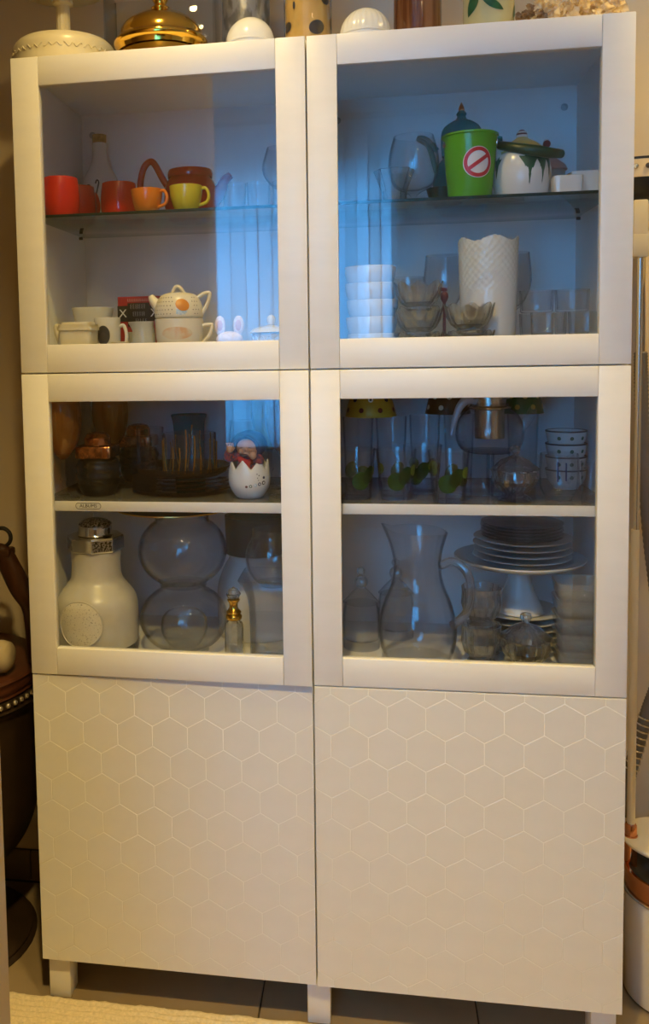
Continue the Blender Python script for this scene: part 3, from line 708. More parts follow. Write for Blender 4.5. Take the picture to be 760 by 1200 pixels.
for k in range(-4, 5):
    c_ = k*.42
    mb.tube([(math.sin(c_+.2*math.cos(a))*.0405, -math.cos(c_+.2*math.cos(a))*.0405, .042+.016*math.sin(a)) for a in [PI*q/10 for q in range(11)]], .0011, 6)
mb.build('scallop_relief', M['ceramic'], t)
# ------------------------------------------------------------------ upper cabinet, glass shelf, green bucket side
single('brandy_snifter', 'large clear brandy snifter beside the green bucket', 'glass', (.808, .13, SG), MB().lathe(
    [(0, 0)]+prof([(.027, 0), (.027, .002), (.012, .005), (.006, .010), (.006, .018), (.016, .026), (.040, .040), (.0505, .070), (.0490, .105), (.040, .139)], 5)+prof([(.0385, .139), (.0475, .105), (.049, .070), (.038, .042), (.012, .030), (0, .030)], 5), 48), G)
single('crystal_vase', 'small cut crystal vase behind the brandy snifter', 'vase', (.772, .255, SG), MB().lathe(wall([(0, 0), (.026, 0), (.030, .004), (.024, .02), (.028, .05), (.042, .095)], .003, .01), 24, fn=lambda th, r, z: (r*(1+.07*math.cos(8*th+z*70)), z)), M['crystal'], smooth=15)
t = thing('teal_teapot', 'teal teapot with a pointed onion lid behind the green bucket', 'teapot', (.918, .29, SG))
MB().lathe(prof([(0, 0), (.045, 0), (.055, .02), (.062, .06), (.055, .10), (.040, .122), (.036, .128)], 4), 40).build('body', M['teal'], t)
ld = MB().lathe(prof([(.042, .126), (.0440, .150), (.0435, .174), (.038, .188), (.025, .198), (.013, .204), (.009, .211), (.011, .216), (.006, .223)], 4), 36).build('lid', M['teal'], t)
MB().lathe(prof([(.005, .219), (.0065, .226), (.004, .234), (0, .242)], 4), 16).build('finial', M['copper'], ld)
MB().tube(cr([(-.052, 0, .14), (-.075, 0, .165), (-.092, 0, .168), (-.070, 0, .150), (-.055, 0, .10), (-.040, 0, .05)], 6), .006, 10).build('handle', M['teal'], t)
MB().tube(cr([(.050, 0, .09), (.066, 0, .125), (.074, 0, .155), (.086, 0, .158)], 5), [.013-.0005*i for i in range(16)], 10).build('spout', M['teal'], t)
MB().box(.026, .040, -.006, .006, .150, .182, .002).build('lid_lug', M['teal'], t)
single('green_bowl', 'tiny dark green bowl between snifter and green bucket', 'bowl', (.868, .195, SG), MB().lathe(wall(prof([(0, 0), (.014, 0), (.015, .004), (.024, .018), (.030, .036), (.031, .042)], 3), .002), 32), M['dkgreen'])
t = thing('green_bucket', 'lime green tin bucket with a red prohibition emblem', 'bucket', (.918, .115, SG))
BKP = [(0, 0), (.041, 0), (.042, .002), (.0535, .128)]
MB().lathe(wall(BKP, .0012, .003), 56).build('pail', M['green'], t)
MB().lathe([(.0530, .126), (.0556, .127), (.0558, .130), (.0540, .1315), (.0525, .130)], 56).build('rim', M['green'], t)
BKR = rprof(BKP)
for s in (-1, 1):
    th = s*1.32; R_ = BKR(.112)
    o = MB().lathe([(0, 0), (.007, 0), (.007, .0015), (.004, .0025), (0, .001)], 18).build('eyelet', M['silver'], t); o.location = (math.sin(th)*R_, -math.cos(th)*R_, .112); o.rotation_euler = (PI/2, 0, th)
EC, EZ = .24, .070
MB().decal(BKR, EC, EZ, circ(.0300, 40), .0005, 6).build('emblem_disc', M['logowhite'], t)
def ring_decal(R, th0, z0, r0, r1, n, off):
    mb = MB()
    for k in range(n+1):
        a = 2*PI*k/n
        for r in (r0, (r0+r1)/2, r1):
            z = z0+r*math.sin(a); Rr = R(z)+off; th = th0+r*math.cos(a)/Rr; mb.v.append((math.sin(th)*Rr, -math.cos(th)*Rr, z))
    for k in range(n):
        for j in range(2): a = k*3+j; mb.f.append((a, a+1, a+4, a+3))
    return mb
ring_decal(BKR, EC, EZ, .0215, .0285, 48, .0011).build('emblem_ring', M['logored'], t)
c45 = math.cos(.6); s45 = math.sin(.6)
P = [(u*c45-v*s45, u*s45+v*c45) for u, v in [(q/6*.046-.023, -.0036) for q in range(7)]+[(.023-q/6*.046, .0036) for q in range(7)]]
MB().decal(BKR, EC, EZ, P, .0012, 3).build('emblem_bar', M['logored'], t)
t = thing('cookie_jar', 'white jar painted with green leaves, yellow lid and strap handle', 'jar', (1.021, .135, SG))
CJP = prof([(0, 0), (.042, 0), (.048, .006), (.0555, .035), (.0560, .062), (.050, .085), (.040, .094)], 5)
MB().lathe(CJP+[(.036, .092), (0, .090)], 48).build('body', M['ceramic'], t)
ld = MB().lathe(prof([(.042, .094), (.043, .099), (.040, .104), (.030, .113), (.016, .121), (.011, .125)], 4), 40).build('lid', M['yellowlid'], t)
MB().lathe([(.0425, .0965), (.0445, .0975), (.0445, .1), (.0425, .101)], 40).build('lid_rim', M['ceramic'], ld)
for k, (z, mname) in enumerate(((.1255, 'ceramic'), (.130, 'maroon'), (.1335, 'ceramic'), (.137, 'maroon'))):
    r0 = (.0115, .0112, .0102, .0085)[k]; r1 = (.0112, .0102, .0085, .004)[k]; zz = (.1300, .1335, .137, .1405)[k]
    MB().lathe([(0, z), (r0, z), (r1, zz), (0, zz)], 24).build('knob_band', M[mname], ld)
for s in (-1, 1): MB().box(s*.046-.005, s*.046+.005, -.012, -.003, .075, .118, .002).build('ear', M['ceramic'], t)
MB().tube(cr([(-.044, -.013, .110), (-.02, -.042, .098), (.015, -.057, .088), (.046, -.050, .083), (.070, -.030, .084)], 6), [.0085+.0022*math.sin(PI*i/24) for i in range(25)], 12).build('strap_handle', M['dkgreen'], t)
MB().ball((.046, -.012, .108), .0075, 14, 10).build('hinge_ball', M['maroon'], t)
CJR = rprof(CJP)
for th, z, wd, hh in ((.12, .090, .020, .066), (.62, .088, .014, .062), (.98, .086, .010, .048), (-1.15, .086, .012, .046)):
    MB().decal(CJR, th, z-hh, [(0, 0), (wd*.5, hh*.6), (wd, hh*.86), (wd*.45, hh*.84), (0, hh), (-wd*.45, hh*.84), (-wd, hh*.86), (-wd*.5, hh*.6)], .0009, 4).build('painted_leaf', M['leafgreen'], t)
single('square_dish', 'smaller white square dish beside the leaf painted jar', 'dish', (1.099, .095, SG), MB().lathe(wall([(0, 0), (.023, 0), (.025, .002), (.0275, .036)], .0025), 48, fn=squarish(8)), M['ceramic'], 'white square dishes')
single('square_dish', 'larger white square dish at the end of the glass shelf', 'dish', (1.147, .165, SG), MB().lathe(wall([(0, 0), (.027, 0), (.029, .002), (.0325, .054)], .003), 48, fn=squarish(8)), M['ceramic'], 'white square dishes')
t = vessel('pink_canister', 'grey canister with a pink lid behind the leaf painted jar', 'canister', (1.106, .30, SG), [(0, 0), (.030, 0), (.031, .002), (.031, .085), (0, .085)], M['grey'])
MB().lathe(prof([(0, .0855), (.033, .0855), (.033, .094), (.028, .100), (.012, .112), (0, .116)], 3), 36).build('lid', M['pink'], t)

# ------------------------------------------------------------------ upper cabinet, lower level, bowls and lace vase
ordn = ['lowest', 'second from the bottom', 'middle', 'second from the top', 'topmost']
BW = wall(prof([(0, 0), (.030, 0), (.032, .005), (.044, .020), (.0515, .042), (.0525, .058)], 4), .0028, .006)
for k in range(5):
    single('white_bowl', ordn[k]+' white bowl in the stack by the lace vase', 'bowl', (.722+(.002, -.001, .001, -.002, -.003)[k], .125, SD+.0345*k), MB().lathe(BW, 44), M['ceramic'], 'stacked white bowls')
single('tall_tumbler', 'clear tumbler behind the stacked petal bowls', 'glass', (.800, .235, SD), MB().lathe(tumbler_pr(.033, .037, .180), 36), M['glass2'])
def petal(label, x, y, z):
    def fn(th, r, z_):
        q = .5+.5*math.cos(8*th); return r*(1+.13*(q**.6)*(z_ > .012)), z_+(.011*q if z_ > .045 else 0)
    single('petal_bowl', label, 'bowl', (x, y, z), MB().lathe([(0, 0), (.024, 0), (.026, .004), (.024, .009), (.032, .018), (.040, .034), (.0445, .050), (.042, .050), (.036, .034), (.028, .020), (.012, .016), (0, .016)], 64, fn=fn), M['crystal'], 'glass petal bowls', smooth=25)
for k in range(3): petal(('lowest', 'middle', 'top')[k]+' glass petal bowl in the stack of three', .815, .095, SD+.0505*k)
for k in range(2): petal(('lower', 'upper')[k]+' glass petal bowl in the pair before the lace vase', .913, .075, SD+.054*k)
t = thing('stopper_stick', 'slender dark red stopper standing between the petal bowls', 'stopper', (.866, .09, SD))
MB().lathe(prof([(0, 0), (.010, 0), (.010, .003), (.0035, .008), (.0032, .11), (.0035, .118)], 3), 16).build('stem', M['maroon'], t)
MB().lathe(prof([(.003, .117), (.0075, .126), (.0078, .134), (.004, .140)], 3), 16).build('bulb', M['maroon'], t)
MB().lathe([(0, .1405), (.006, .1405), (.006, .147), (0, .147)], 14).build('cap', M['maroon'], t)
for x, lab in ((.880, 'large wine glass behind the petal bowls, beside the lace vase'), (1.022, 'large wine glass half hidden behind the lace vase')):
    single('wine_glass', lab, 'glass', (x, .285, SD), MB().lathe(wine_pr(.036, .10, .044, .13, .040), 40), M['glass2'], 'large wine glasses')
t = thing('lace_vase', 'tall white vase with a scalloped lace rim', 'vase', (.960, .165, SD))
def lace(th, r, z):
    if z > .13: r += .0011*math.sin(th*26)*math.sin(z*420)*min(1, (z-.13)/.03)
    if z > .235:
        q = (z-.235)/.012; z = .235+.012*q+q*(.006*math.sin(5*th+1.1)+.0028*abs(math.sin(17*th)))
    return r, z
mb = MB(); n_ = 12
zs = [0, .003, .03, .06, .09, .12]+[.13+.115*k/36 for k in range(37)]
pro = [(0, 0)]+[(.046+.009*min(1, z/.05)+.005*max(0, (z-.05)/.2), z) for z in zs]
pro += [(r-.003, z) for r, z in reversed(pro) if z > .004]+[(0, .005)]
mb.lathe(pro, 150, fn=lambda th, r, z: lace(th, r, z) if r > 0 else (0, z)).build('body', M['ceramic'], t, smooth=60)
def ribbed(label, x, y, z):
    single('ribbed_ramekin', label, 'bowl', (x, y, z), MB().lathe([(0, 0), (.029, 0), (.032, .003), (.0335, .040), (.0345, .046), (.032, .046), (.031, .040), (.029, .006), (0, .006)], 96, fn=lambda th, r, z_: (r*(1+.018*math.cos(32*th)*(r > .0312)*(.002 < z_ < .042)), z_)), M['ribglass'], 'ribbed glass ramekins', smooth=60)
for i, x in enumerate((1.066, 1.137)):
    for k in range(2): ribbed(('lower' if k == 0 else 'upper')+' ribbed glass ramekin, front row, '+('nearer the lace vase' if i == 0 else 'by the cabinet side'), x, .085, SD+.0475*k)
for i, x in enumerate((1.058, 1.128)):
    for k in range(3): ribbed(('lowest', 'middle', 'top')[k]+' ribbed glass ramekin, back row, '+('nearer the lace vase' if i == 0 else 'by the cabinet side'), x, .175, SD+.0475*k)
# ------------------------------------------------------------------ middle cabinet, shelf, goblets side
def goblet(label, x, y, s=1.0):
    t = thing('amber_goblet', label, 'goblet', (x, y, SW), 0, 'amber stemmed goblets')
    bw = prof([(.006, .085), (.014, .092), (.032, .118), (.041, .155), (.0415, .185), (.039, .212)], 5)
    MB().lathe([(0, .087)]+bw+[(r-.0014, z) for r, z in reversed(bw) if z > .095]+[(0, .094)], 36).build('bowl', M['amber'], t)
    MB().lathe(prof([(.032, 0), (.032, .002), (.016, .006), (.006, .016), (.0045, .035), (.008, .042), (.0045, .050), (.004, .075), (.007, .086), (0, .087)], 3), 24).build('stem', M['glass2'], t)
goblet('amber goblet nearest the cabinet side wall', .064, .062)
goblet('amber goblet behind the black jar with copper lid', .120, .235)
goblet('amber goblet behind the doll in the eggshell', .492, .235)
goblet('amber goblet at the door edge beside the eggshell', .537, .120)
def black_jar(label, x, y):
    t = thing('black_jar', label, 'jar', (x, y, SW), 0, 'black jars with copper lids')
    def fn(th, r, z): return r*(1+.03*math.sin(z*330+1.2*math.sin(2*th))*(.03 < z < .078)), z
    MB().lathe(prof([(0, 0), (.030, 0), (.036, .004), (.044, .022), (.0475, .05), (.0465, .072), (.040, .080), (.030, .083), (0, .083)], 6), 48, fn=fn).build('body', M['black'], t)
    c_ = MB().lathe([(0, .0835), (.040, .0835), (.0415, .086), (.0415, .106), (.040, .109), (0, .109)], 48, fn=squarish(9)).build('collar', M['copperham'], t)
    MB().box(.022, .034, -.0425, -.0400, .086, .107, .0006).build('polished_plate', M['copper'], c_)
    k_ = MB().lathe(prof([(0, .1095), (.028, .1095), (.029, .112), (.029, .124), (.027, .128)], 2)+[(0, .128)], 16).build('knob', M['copper'], t, smooth=15)
    MB().lathe([(0, .1282), (.027, .1282), (.022, .135), (.010, .138), (0, .138)], 32).build('knob_cap', M['copperham'], k_)
black_jar('black ribbed jar with hammered copper lid nearest the glass', .124, .120)
black_jar('black jar behind the amber goblets, mostly in shadow', .160, .335)
for k in range(4):
    z = SW+.0088*k
    single('dark_plate', ('lowest', 'second lowest', 'third', 'uppermost')[k]+' dark amber glass plate in the stack under the gold bowl', 'plate', (.300+.002*(k % 2), .185, z),
           MB().lathe([(0, 0), (.060, 0), (.075, .003), (.112, .0085), (.114, .0100), (.111, .0102), (.074, .0052), (.058, .0030), (0, .0030)], 56), M['darkglass'], 'stacked dark glass plates')
single('dark_dish', 'wide dark glass dish topping the plate stack', 'dish', (.300, .185, SW+.0370), MB().lathe([(0, 0), (.085, 0), (.098, .006), (.108, .019), (.110, .021), (.106, .020), (.096, .009), (.083, .004), (0, .004)], 56), M['darkglass'])
DZ = SW+.0414
single('glass_tumbler', 'clear straight tumbler beside the gold striped bowl', 'glass', (.224, .195, DZ), MB().lathe(tumbler_pr(.029, .031, .100), 36), M['glass2'])
t = thing('gold_striped_bowl', 'glass bowl with raised gold strands on the dark plates', 'bowl', (.318, .180, DZ))
GB = [(0, 0), (.056, 0), (.058, .003), (.0595, .045), (.060, .088)]
MB().lathe(wall(GB, .002), 48).build('body', M['glass2'], t)
rnd = random.Random(5); GR = rprof(GB)
for k in range(22):
    th = 2*PI*k/22+rnd.uniform(-.05, .05); hh = rnd.uniform(.058, .086) if k not in (0, 11) else .098; dth = rnd.uniform(-.16, .16)
    pts = []
    for q in range(17):
        z = .003+hh*q/16; a = th+dth*math.sin(q/16*2.2); r = GR(min(z, .087))+.0012
        pts.append((math.sin(a)*r, -math.cos(a)*r, z))
    MB().tube(pts, [.0013+.0004*(i % 2) for i in range(17)], 6).build('gold_strand', M['goldline'], t)
single('teal_vase', 'teal flared vase standing behind the gold striped bowl', 'vase', (.283, .350, SW), MB().lathe(wall(prof([(0, 0), (.028, 0), (.032, .005), (.036, .06), (.037, .11), (.039, .138), (.044, .158)], 4), .0025), 40), M['teal'])
single('glass_bowl', 'clear deep glass bowl behind the doll', 'bowl', (.425, .320, SW), MB().lathe(wall(prof([(0, 0), (.022, 0), (.026, .003), (.036, .05), (.039, .10), (.038, .145)], 4), .002), 40), M['glass2'])
t = thing('eggshell_cup', 'white cracked eggshell cup printed with small icons', 'cup', (.464, .092, SW))
EP = prof([(0, 0), (.020, 0), (.030, .005), (.0415, .024), (.0445, .044), (.0420, .066), (.040, .074)], 5)
def zig(th, r, z):
    if z > .058:
        ph = (th*7/(2*PI)+.25) % 1; z = .058+(z-.058)*(.35+1.25*abs(ph*2-1))
    return r, z
MB().lathe(wall(EP, .002, .003), 98, fn=lambda th, r, z: zig(th, r, z) if r > 0 else (0, z)).build('shell', M['ceramic'], t, smooth=50)
ER = rprof(EP)
for th, z, mname, sz in ((-.02, .029, 'maroon', .0028), (.18, .030, 'leafgreen', .0034), (.40, .032, 'bearblue', .0038), (.62, .034, 'navy', .0038), (.85, .036, 'stone', .0045), (.86, .047, 'navy', .003), (.60, .052, 'ink', .0013), (.52, .047, 'ink', .0012), (.50, .055, 'ink', .0012), (.56, .042, 'ink', .0010)):
    MB().decal(ER, th, z, circ(sz, 12), .0005, 2).build('printed_icon', M[mname], t)
    if sz > .003: MB().decal(ER, th, z, circ(sz*.5, 8), .0009, 1).build('icon_centre', M['logowhite'], t)
t = thing('hooded_doll', 'small baby doll in navy hood sitting in the eggshell', 'doll', (.464, .092, SW+.004))
MB().lathe(prof([(0, 0), (.018, .004), (.028, .025), (.0290, .05), (.024, .072), (.014, .085), (0, .088)], 4), 28).build('body', M['plaid'], t)
hd = MB().ball((-.004, -.002, .103), .0225, 24, 16, 1.0, .92, .95).ball((-.004, -.0225, .1005), .0032, 10, 8).ball((-.014, -.019, .096), .006, 12, 8).ball((.006, -.019, .096), .006, 12, 8).ball((-.004, -.0195, .0915), .004, 10, 8, 1.4, .8, .7).build('head', M['skin'], t)
for s in (-1, 1):
    MB().tube([(-.004+s*.0085+q*.0016, -.0228+.0004*q*q, .1055-.0005*q*q) for q in (-2, -1, 0, 1, 2)], .0006, 6).build('closed_eye', M['ink'], hd)
MB().tube([(-.0085, -.0222, .0915), (-.004, -.0232, .0905), (.0005, -.0222, .0915)], .0006, 6).build('mouth', M['maroon'], hd)
hm = MB()
hp = [(.031*math.sin(PI*k/14) if 0 < k < 14 else 0, -.031*math.cos(PI*k/14)) for k in range(15)]
for k, (r, z) in enumerate(hp): pass
hm.ball((-.001, .012, .108), .034, 26, 16, 1.12, .78, .90)
hm.build('hood', M['navy'], t)
MB().tube(cr([(-.027, -.012, .118), (-.031, -.010, .100), (-.023, -.014, .084), (-.004, -.020, .079), (.015, -.014, .084), (.024, -.010, .100), (.020, -.012, .118), (-.003, -.013, .131), (-.027, -.012, .118)], 5), .004, 8).build('hood_rim', M['navy'], t)
for s, sh, el, ha in ((-1, (-.022, -.008, .084), (-.040, -.022, .084), (-.036, -.030, .103)), (1, (.020, -.010, .082), (.026, -.026, .078), (.013, -.036, .090))):
    a_ = MB().tube(cr([sh, el, tuple(e_*.45+h_*.55 for e_, h_ in zip(el, ha))], 5), [.0095, .0095, .0093, .009, .009, .009, .009, .0092, .0094, .0096, .0098], 12).build('sleeve', M['plaid'], t)
    hb = MB().ball(ha, .0085, 14, 10, .9, .7, 1.05)
    for f_ in range(4): hb.tube([(ha[0]-.006+f_*.004, ha[1], ha[2]+.004), (ha[0]-.0065+f_*.0043, ha[1]-.002, ha[2]+.010+(.001 if f_ in (1, 2) else 0)), (ha[0]-.0062+f_*.0042, ha[1]-.005, ha[2]+.012)], [.0021, .0020, .0016], 8)
    hb.tube([(ha[0]-s*.006, ha[1]-.001, ha[2]-.002), (ha[0]-s*.010, ha[1]-.003, ha[2]+.003)], [.0023, .0017], 8)
    hb.build('hand', M['skin'], a_)
MB().tube(cr([(-.020, -.010, .082), (-.012, -.022, .077), (.002, -.025, .074), (.014, -.016, .080)], 5), .0065, 10).build('scarf', M['scarf'], t)
MB().box(-.006, .006, -.032, -.024, .052, .076, .003).build('scarf_end', M['scarf'], t)

# ------------------------------------------------------------------ middle cabinet, lower level, speckled jar side
t = thing('speckled_jar', 'large white stoneware jar with a speckled disc and silver lid', 'jar', (.112, .122, SB))
MB().lathe([(0, 0), (.078, 0), (.081, .004), (.081, .022), (0, .022)], 48).build('dark_base', M['smoke'], t)
JP = prof([(.084, .023), (.0895, .030), (.0910, .060), (.0910, .104), (.085, .130), (.069, .152), (.058, .168), (.0545, .190), (.055, .232)], 5)
MB().lathe([(0, .022)]+JP+[(0, .232)], 64).build('body', M['speckle'], t)
JR = rprof([(0, .022)]+JP)
MB().decal(JR, -.16, .086, circ(.052, 40, 1.0, .93), .0018, 8).build('speckled_disc', M['specklerough'], t)
mb = MB(); q_ = circ(.0525, 60, 1.0, .93)
mb.tube([(math.sin(-.16+p[0]/(JR(.086+p[1])))*(JR(.086+p[1])+.0015), -math.cos(-.16+p[0]/(JR(.086+p[1])))*(JR(.086+p[1])+.0015), .086+p[1]) for p in q_+[q_[0]]], .0018, 6, False)
mb.build('disc_rim', M['speckle'], t)
c_ = MB().lathe([(0, .233), (.061, .233), (.063, .236), (.063, .262), (.061, .265), (0, .265)], 8).build('collar', M['silver'], t, smooth=10)
c_.rotation_euler.z = .15
for k in range(8):
    if k % 2: continue
    a = 2*PI*(k+.5)/8; ap = .063*math.cos(PI/8)
    o = MB().box(-.0215, .0215, -.0006, .0006, .2375, .2605).build('punched_panel', M['silverdot'], c_); o.location = (math.sin(a)*ap, -math.cos(a)*ap, 0); o.rotation_euler.z = a
k_ = MB().lathe(prof([(0, .2655), (.036, .2655), (.037, .270), (.037, .283), (.035, .287)], 3)+[(0, .287)], 32).build('knob', M['silver'], t)
MB().lathe(prof([(0, .2872), (.035, .2872), (.031, .295), (.016, .301), (0, .302)], 3), 32).build('knob_cap', M['silverdot'], k_)
def globe(label, name, loc, r, h, rb, ro, grp):
    hc = h/2; o = []
    for k in range(25):
        a = -PI/2+PI*k/24; rr = r*math.cos(a); zz = hc+(hc*1.06)*math.sin(a)
        if zz < 0 or zz > h: continue
        o.append((max(rr, rb if zz < hc else ro), zz))
    o = [(0, 0), (rb, 0)]+[p for p in o if p[1] > .004]+[(ro, h)]
    return single(name, label, 'vase', loc, MB().lathe(wall(o, .0025, .006), 56), M['glass2'], grp)
globe('lower clear glass globe, under another globe beside the speckled jar', 'glass_globe', (.302, .155, SB), .099, .146, .055, .050, 'stacked glass globes')
globe('upper clear glass globe, carrying the dark gold rimmed plate', 'glass_globe', (.302, .155, SB+.1475), .099, .158, .052, .060, 'stacked glass globes')
single('small_glass_bowl', 'small clear bowl inside the lower glass globe', 'bowl', (.302, .155, SB+.0095), MB().lathe(wall(prof([(0, 0), (.028, 0), (.040, .010), (.052, .035), (.050, .062), (.040, .076)], 4), .002), 40), G)
t = vessel('gold_rim_plate', 'dark plate with a gold rim resting on the upper glass globe', 'plate', (.282, .170, SB+.3070), [(0, 0), (.065, 0), (.08, .002), (.128, .012), (.130, .0135), (.127, .0135), (.078, .0045), (0, .004)], M['smoke'], part='dish')
MB().lathe([(.1275, .0134), (.1300, .0120), (.1318, .0130), (.1312, .0150), (.1285, .0155)], 72).build('rim', M['goldline'], t)
t = thing('white_jar', 'white jar with a charcoal lid behind the square vase', 'jar', (.446, .302, SB))
MB().lathe(prof([(0, 0), (.085, 0), (.090, .006), (.092, .08), (.088, .12), (.075, .155), (.062, .178), (.058, .190), (0, .191)], 4), 48).build('body', M['ceramic'], t)
MB().lathe(prof([(0, .192), (.066, .192), (.069, .198), (.071, .275), (.071, .279)], 3)+[(.066, .279), (.064, .272), (0, .270)], 48).build('lid', M['smoke'], t)
t = thing('square_vase', 'square flared glass vase holding a round bowl', 'vase', (.508, .108, SB))
SVo = prof([(.044, 0), (.046, .004), (.046, .07), (.0475, .125), (.054, .16), (.068, .186)], 5)
MB().lathe([(0, 0)]+SVo+[(r-.0025, z) for r, z in reversed(SVo) if z > .015]+[(0, .016)], 64, fn=lambda th, r, z: squarish(14)(th, r, z) if r > 0 else (0, z)).build('body', M['glass2'], t, smooth=25)
globe('round clear glass bowl nested in the square vase', 'round_bowl', (.508, .108, SB+.163), .0575, .122, .026, .042, None)
t = thing('perfume_bottle', 'small cut glass perfume bottle with a gold neck', 'bottle', (.428, .072, SB))
MB().lathe([(0, 0), (.018, 0), (.0205, .003), (.0205, .085), (.018, .092), (.010, .098), (0, .098)], 8).build('body', M['crystal'], t, smooth=10)
MB().lathe(prof([(.011, .096), (.0165, .099), (.0175, .106), (.014, .110), (.0165, .114), (.010, .122), (.0095, .132), (.013, .138), (.0125, .142), (0, .143)], 3), 24).build('gold_neck', M['gold'], t)
MB().lathe([(0, .1435), (.012, .1445), (.0165, .152), (.009, .163), (0, .168)], 10).build('stopper', M['crystal'], t, smooth=10)
# ------------------------------------------------------------------ middle cabinet, shelf, lime glasses side
LP = tumbler_pr(.031, .0415, .103, .002, .012)
LR = rprof(LP)
def lime_glass(label, x, y, rot):
    t = vessel('lime_glass', label, 'glass', (x, y, SW), LP, G, 'tumblers printed with limes')
    t.rotation_euler.z = rot
    for th, z, a, b, rz_, mname in ((-.15, .040, .019, .019, 0, 'lime'), (-.15, .040, .0, .0, 0, None), (.35, .052, .013, .020, -.4, 'leaf'), (.95, .062, .011, .012, 0, 'limelite'), (2.2, .045, .018, .018, 0, 'lime'), (2.9, .055, .013, .018, .5, 'leaf'), (4.0, .060, .012, .012, 0, 'limelite')):
        if mname: MB().decal(LR, th, z, circ(1, 20, a, b, rz_), .0006+(.0006 if mname != 'lime' else 0), 4).build('lime_print' if mname != 'leaf' else 'leaf_print', M[mname], t)
lime_glass('lime printed tumbler at the door edge', .686, .098, .5)
lime_glass('lime printed tumbler second from the door edge, under the yellow bowl', .769, .092, .15)
lime_glass('lime printed tumbler half hidden between two others', .826, .170, -.4)
lime_glass('lime printed tumbler nearest the square glasses', .872, .062, .0)
for k, (x, y) in enumerate(((.690, .215), (.762, .225), (.836, .262), (.912, .285), (1.050, .290))):
    single('highball_glass', ['tall clear glass beneath the yellow dotted bowl, by the door edge', 'tall clear glass beneath the yellow dotted bowl, further from the edge', 'tall clear glass behind the half hidden lime tumbler', 'tall clear glass beneath the brown dotted bowl', 'tall clear glass beneath the green dotted bowl'][k], 'glass', (x, y, SW), MB().lathe(tumbler_pr(.028, .034, .160, .0018, .01), 36), G, 'tall clear glasses in the back row')
def polka(label, x, y, z, r, h, mname, dots):
    t = thing('polka_dot_bowl', label, 'bowl', (x, y, z), 0, 'dotted bowls turned upside down')
    o_ = prof([(r, 0), (r*.98, .004), (r*.86, h*.45), (r*.70, h*.85), (r*.55, h)], 4)
    MB().lathe([(r*.93, .001)]+o_+[(0, h)], 40).build('body', M[mname], t)
    R = rprof(o_); rnd = random.Random(int(x*1000))
    for k in range(16):
        th = 2*PI*k/16; zz = h*(.22 if k % 2 else .55); c_ = dots[k % len(dots)]
        d_ = MB().decal(R, th, zz, circ(.0056, 12), .0006, 2).build('dot', M[c_], t)
        if k % 2 == 0: MB().decal(R, th, zz, circ(.0026, 8), .0012, 1).build('dot_centre', M['ink'], d_)
polka('upside down yellow bowl with coloured dots', .718, .220, SW+.1615, .056, .070, 'polkayellow', ('logowhite', 'maroon', 'navy', 'maroon'))
polka('upside down brown bowl with cream dots', .888, .285, SW+.1615, .050, .070, 'polkabrown', ('logowhite', 'creamcup'))
polka('upside down dark green bowl with yellow rings', 1.048, .285, SW+.1615, .046, .070, 'polkagreen', ('yellowlid', 'polkayellow'))
def square_glass(label, x, y):
    single('square_tumbler', label, 'glass', (x, y, SW), MB().lathe([(0, 0), (.024, 0), (.026, .002), (.026, .088), (.0235, .088), (.0235, .016), (0, .016)], 48, fn=lambda th, r, z: squarish(10)(th, r, z) if r > 0 else (0, z)), M['glass2'], 'square tumblers under the glass teapot', smooth=25)
square_glass('square glass under the teapot, nearer the lime tumbler', .935, .155)
square_glass('square glass under the teapot, behind the crystal bowl', .993, .155)
t = thing('glass_teapot', 'clear glass teapot with a steel infuser on square glasses', 'teapot', (.963, .160, SW+.0885))
TP = prof([(.030, 0), (.050, .001), (.064, .014), (.070, .038), (.066, .064), (.052, .086), (.040, .096), (.040, .104)], 5)
MB().lathe([(0, 0)]+TP+[(r-.0018, z) for r, z in reversed(TP) if z > .004]+[(0, .003)], 56).build('body', G, t)
MB().lathe([(0, .030), (.030, .030), (.0305, .033), (.0305, .090), (.0290, .092), (0, .092)], 40).build('infuser', M['steel'], t)
MB().lathe([(.031, .092), (.043, .092), (.044, .095), (.040, .098), (.034, .099), (.034, .112), (.042, .113), (.042, .117), (0, .118)], 40).build('steel_collar', M['steel'], t)
MB().tube(cr([(-.026, -.010, .112), (-.046, -.012, .112), (-.062, -.013, .096), (-.073, -.014, .066), (-.079, -.014, .038)], 5), [.0125-.00046*i for i in range(21)], 14).build('handle', pm('milky_plastic', (.50, .52, .56), .3), t)
MB().tube(cr([(.060, 0, .05), (.078, 0, .070), (.088, 0, .092)], 4), [.012, .0115, .011, .0105, .010, .0095, .009, .0085, .008], 12, False).build('spout', G, t)
def crystal_bowl(label, loc, s=1.0):
    t = thing('crystal_sugar_bowl', label, 'bowl', loc, 0, 'lidded cut crystal bowls')
    def fn(th, r, z):
        return (r*(1+.055*math.cos(10*th)*math.cos(z/s*150)+.02*math.cos(20*th)), z) if r > 0 else (0, z)
    k = lambda L: [(a*s, b*s) for a, b in L]
    b_ = [(0, 0), (.030, 0), (.033, .003), (.026, .009), (.018, .014), (.030, .022), (.040, .033), (.044, .046), (.042, .060)]
    MB().lathe(k(b_+[(.038, .060), (.036, .040), (.020, .026), (0, .024)]), 60, fn=fn).build('bowl', M['crystal'], t, smooth=12)
    MB().lathe(k([(0, .0605), (.044, .0605), (.045, .064), (.038, .072), (.026, .082), (.012, .089), (.006, .092), (0, .092)]), 60, fn=fn).build('lid', M['crystal'], t, smooth=12)
    MB().lathe(k([(.005, .091), (.007, .094), (.011, .101), (.009, .109), (0, .112)]), 8).build('finial', M['crystal'], t, smooth=10)
crystal_bowl('lidded cut crystal bowl in front of the glass teapot', (1.003, .082, SW))
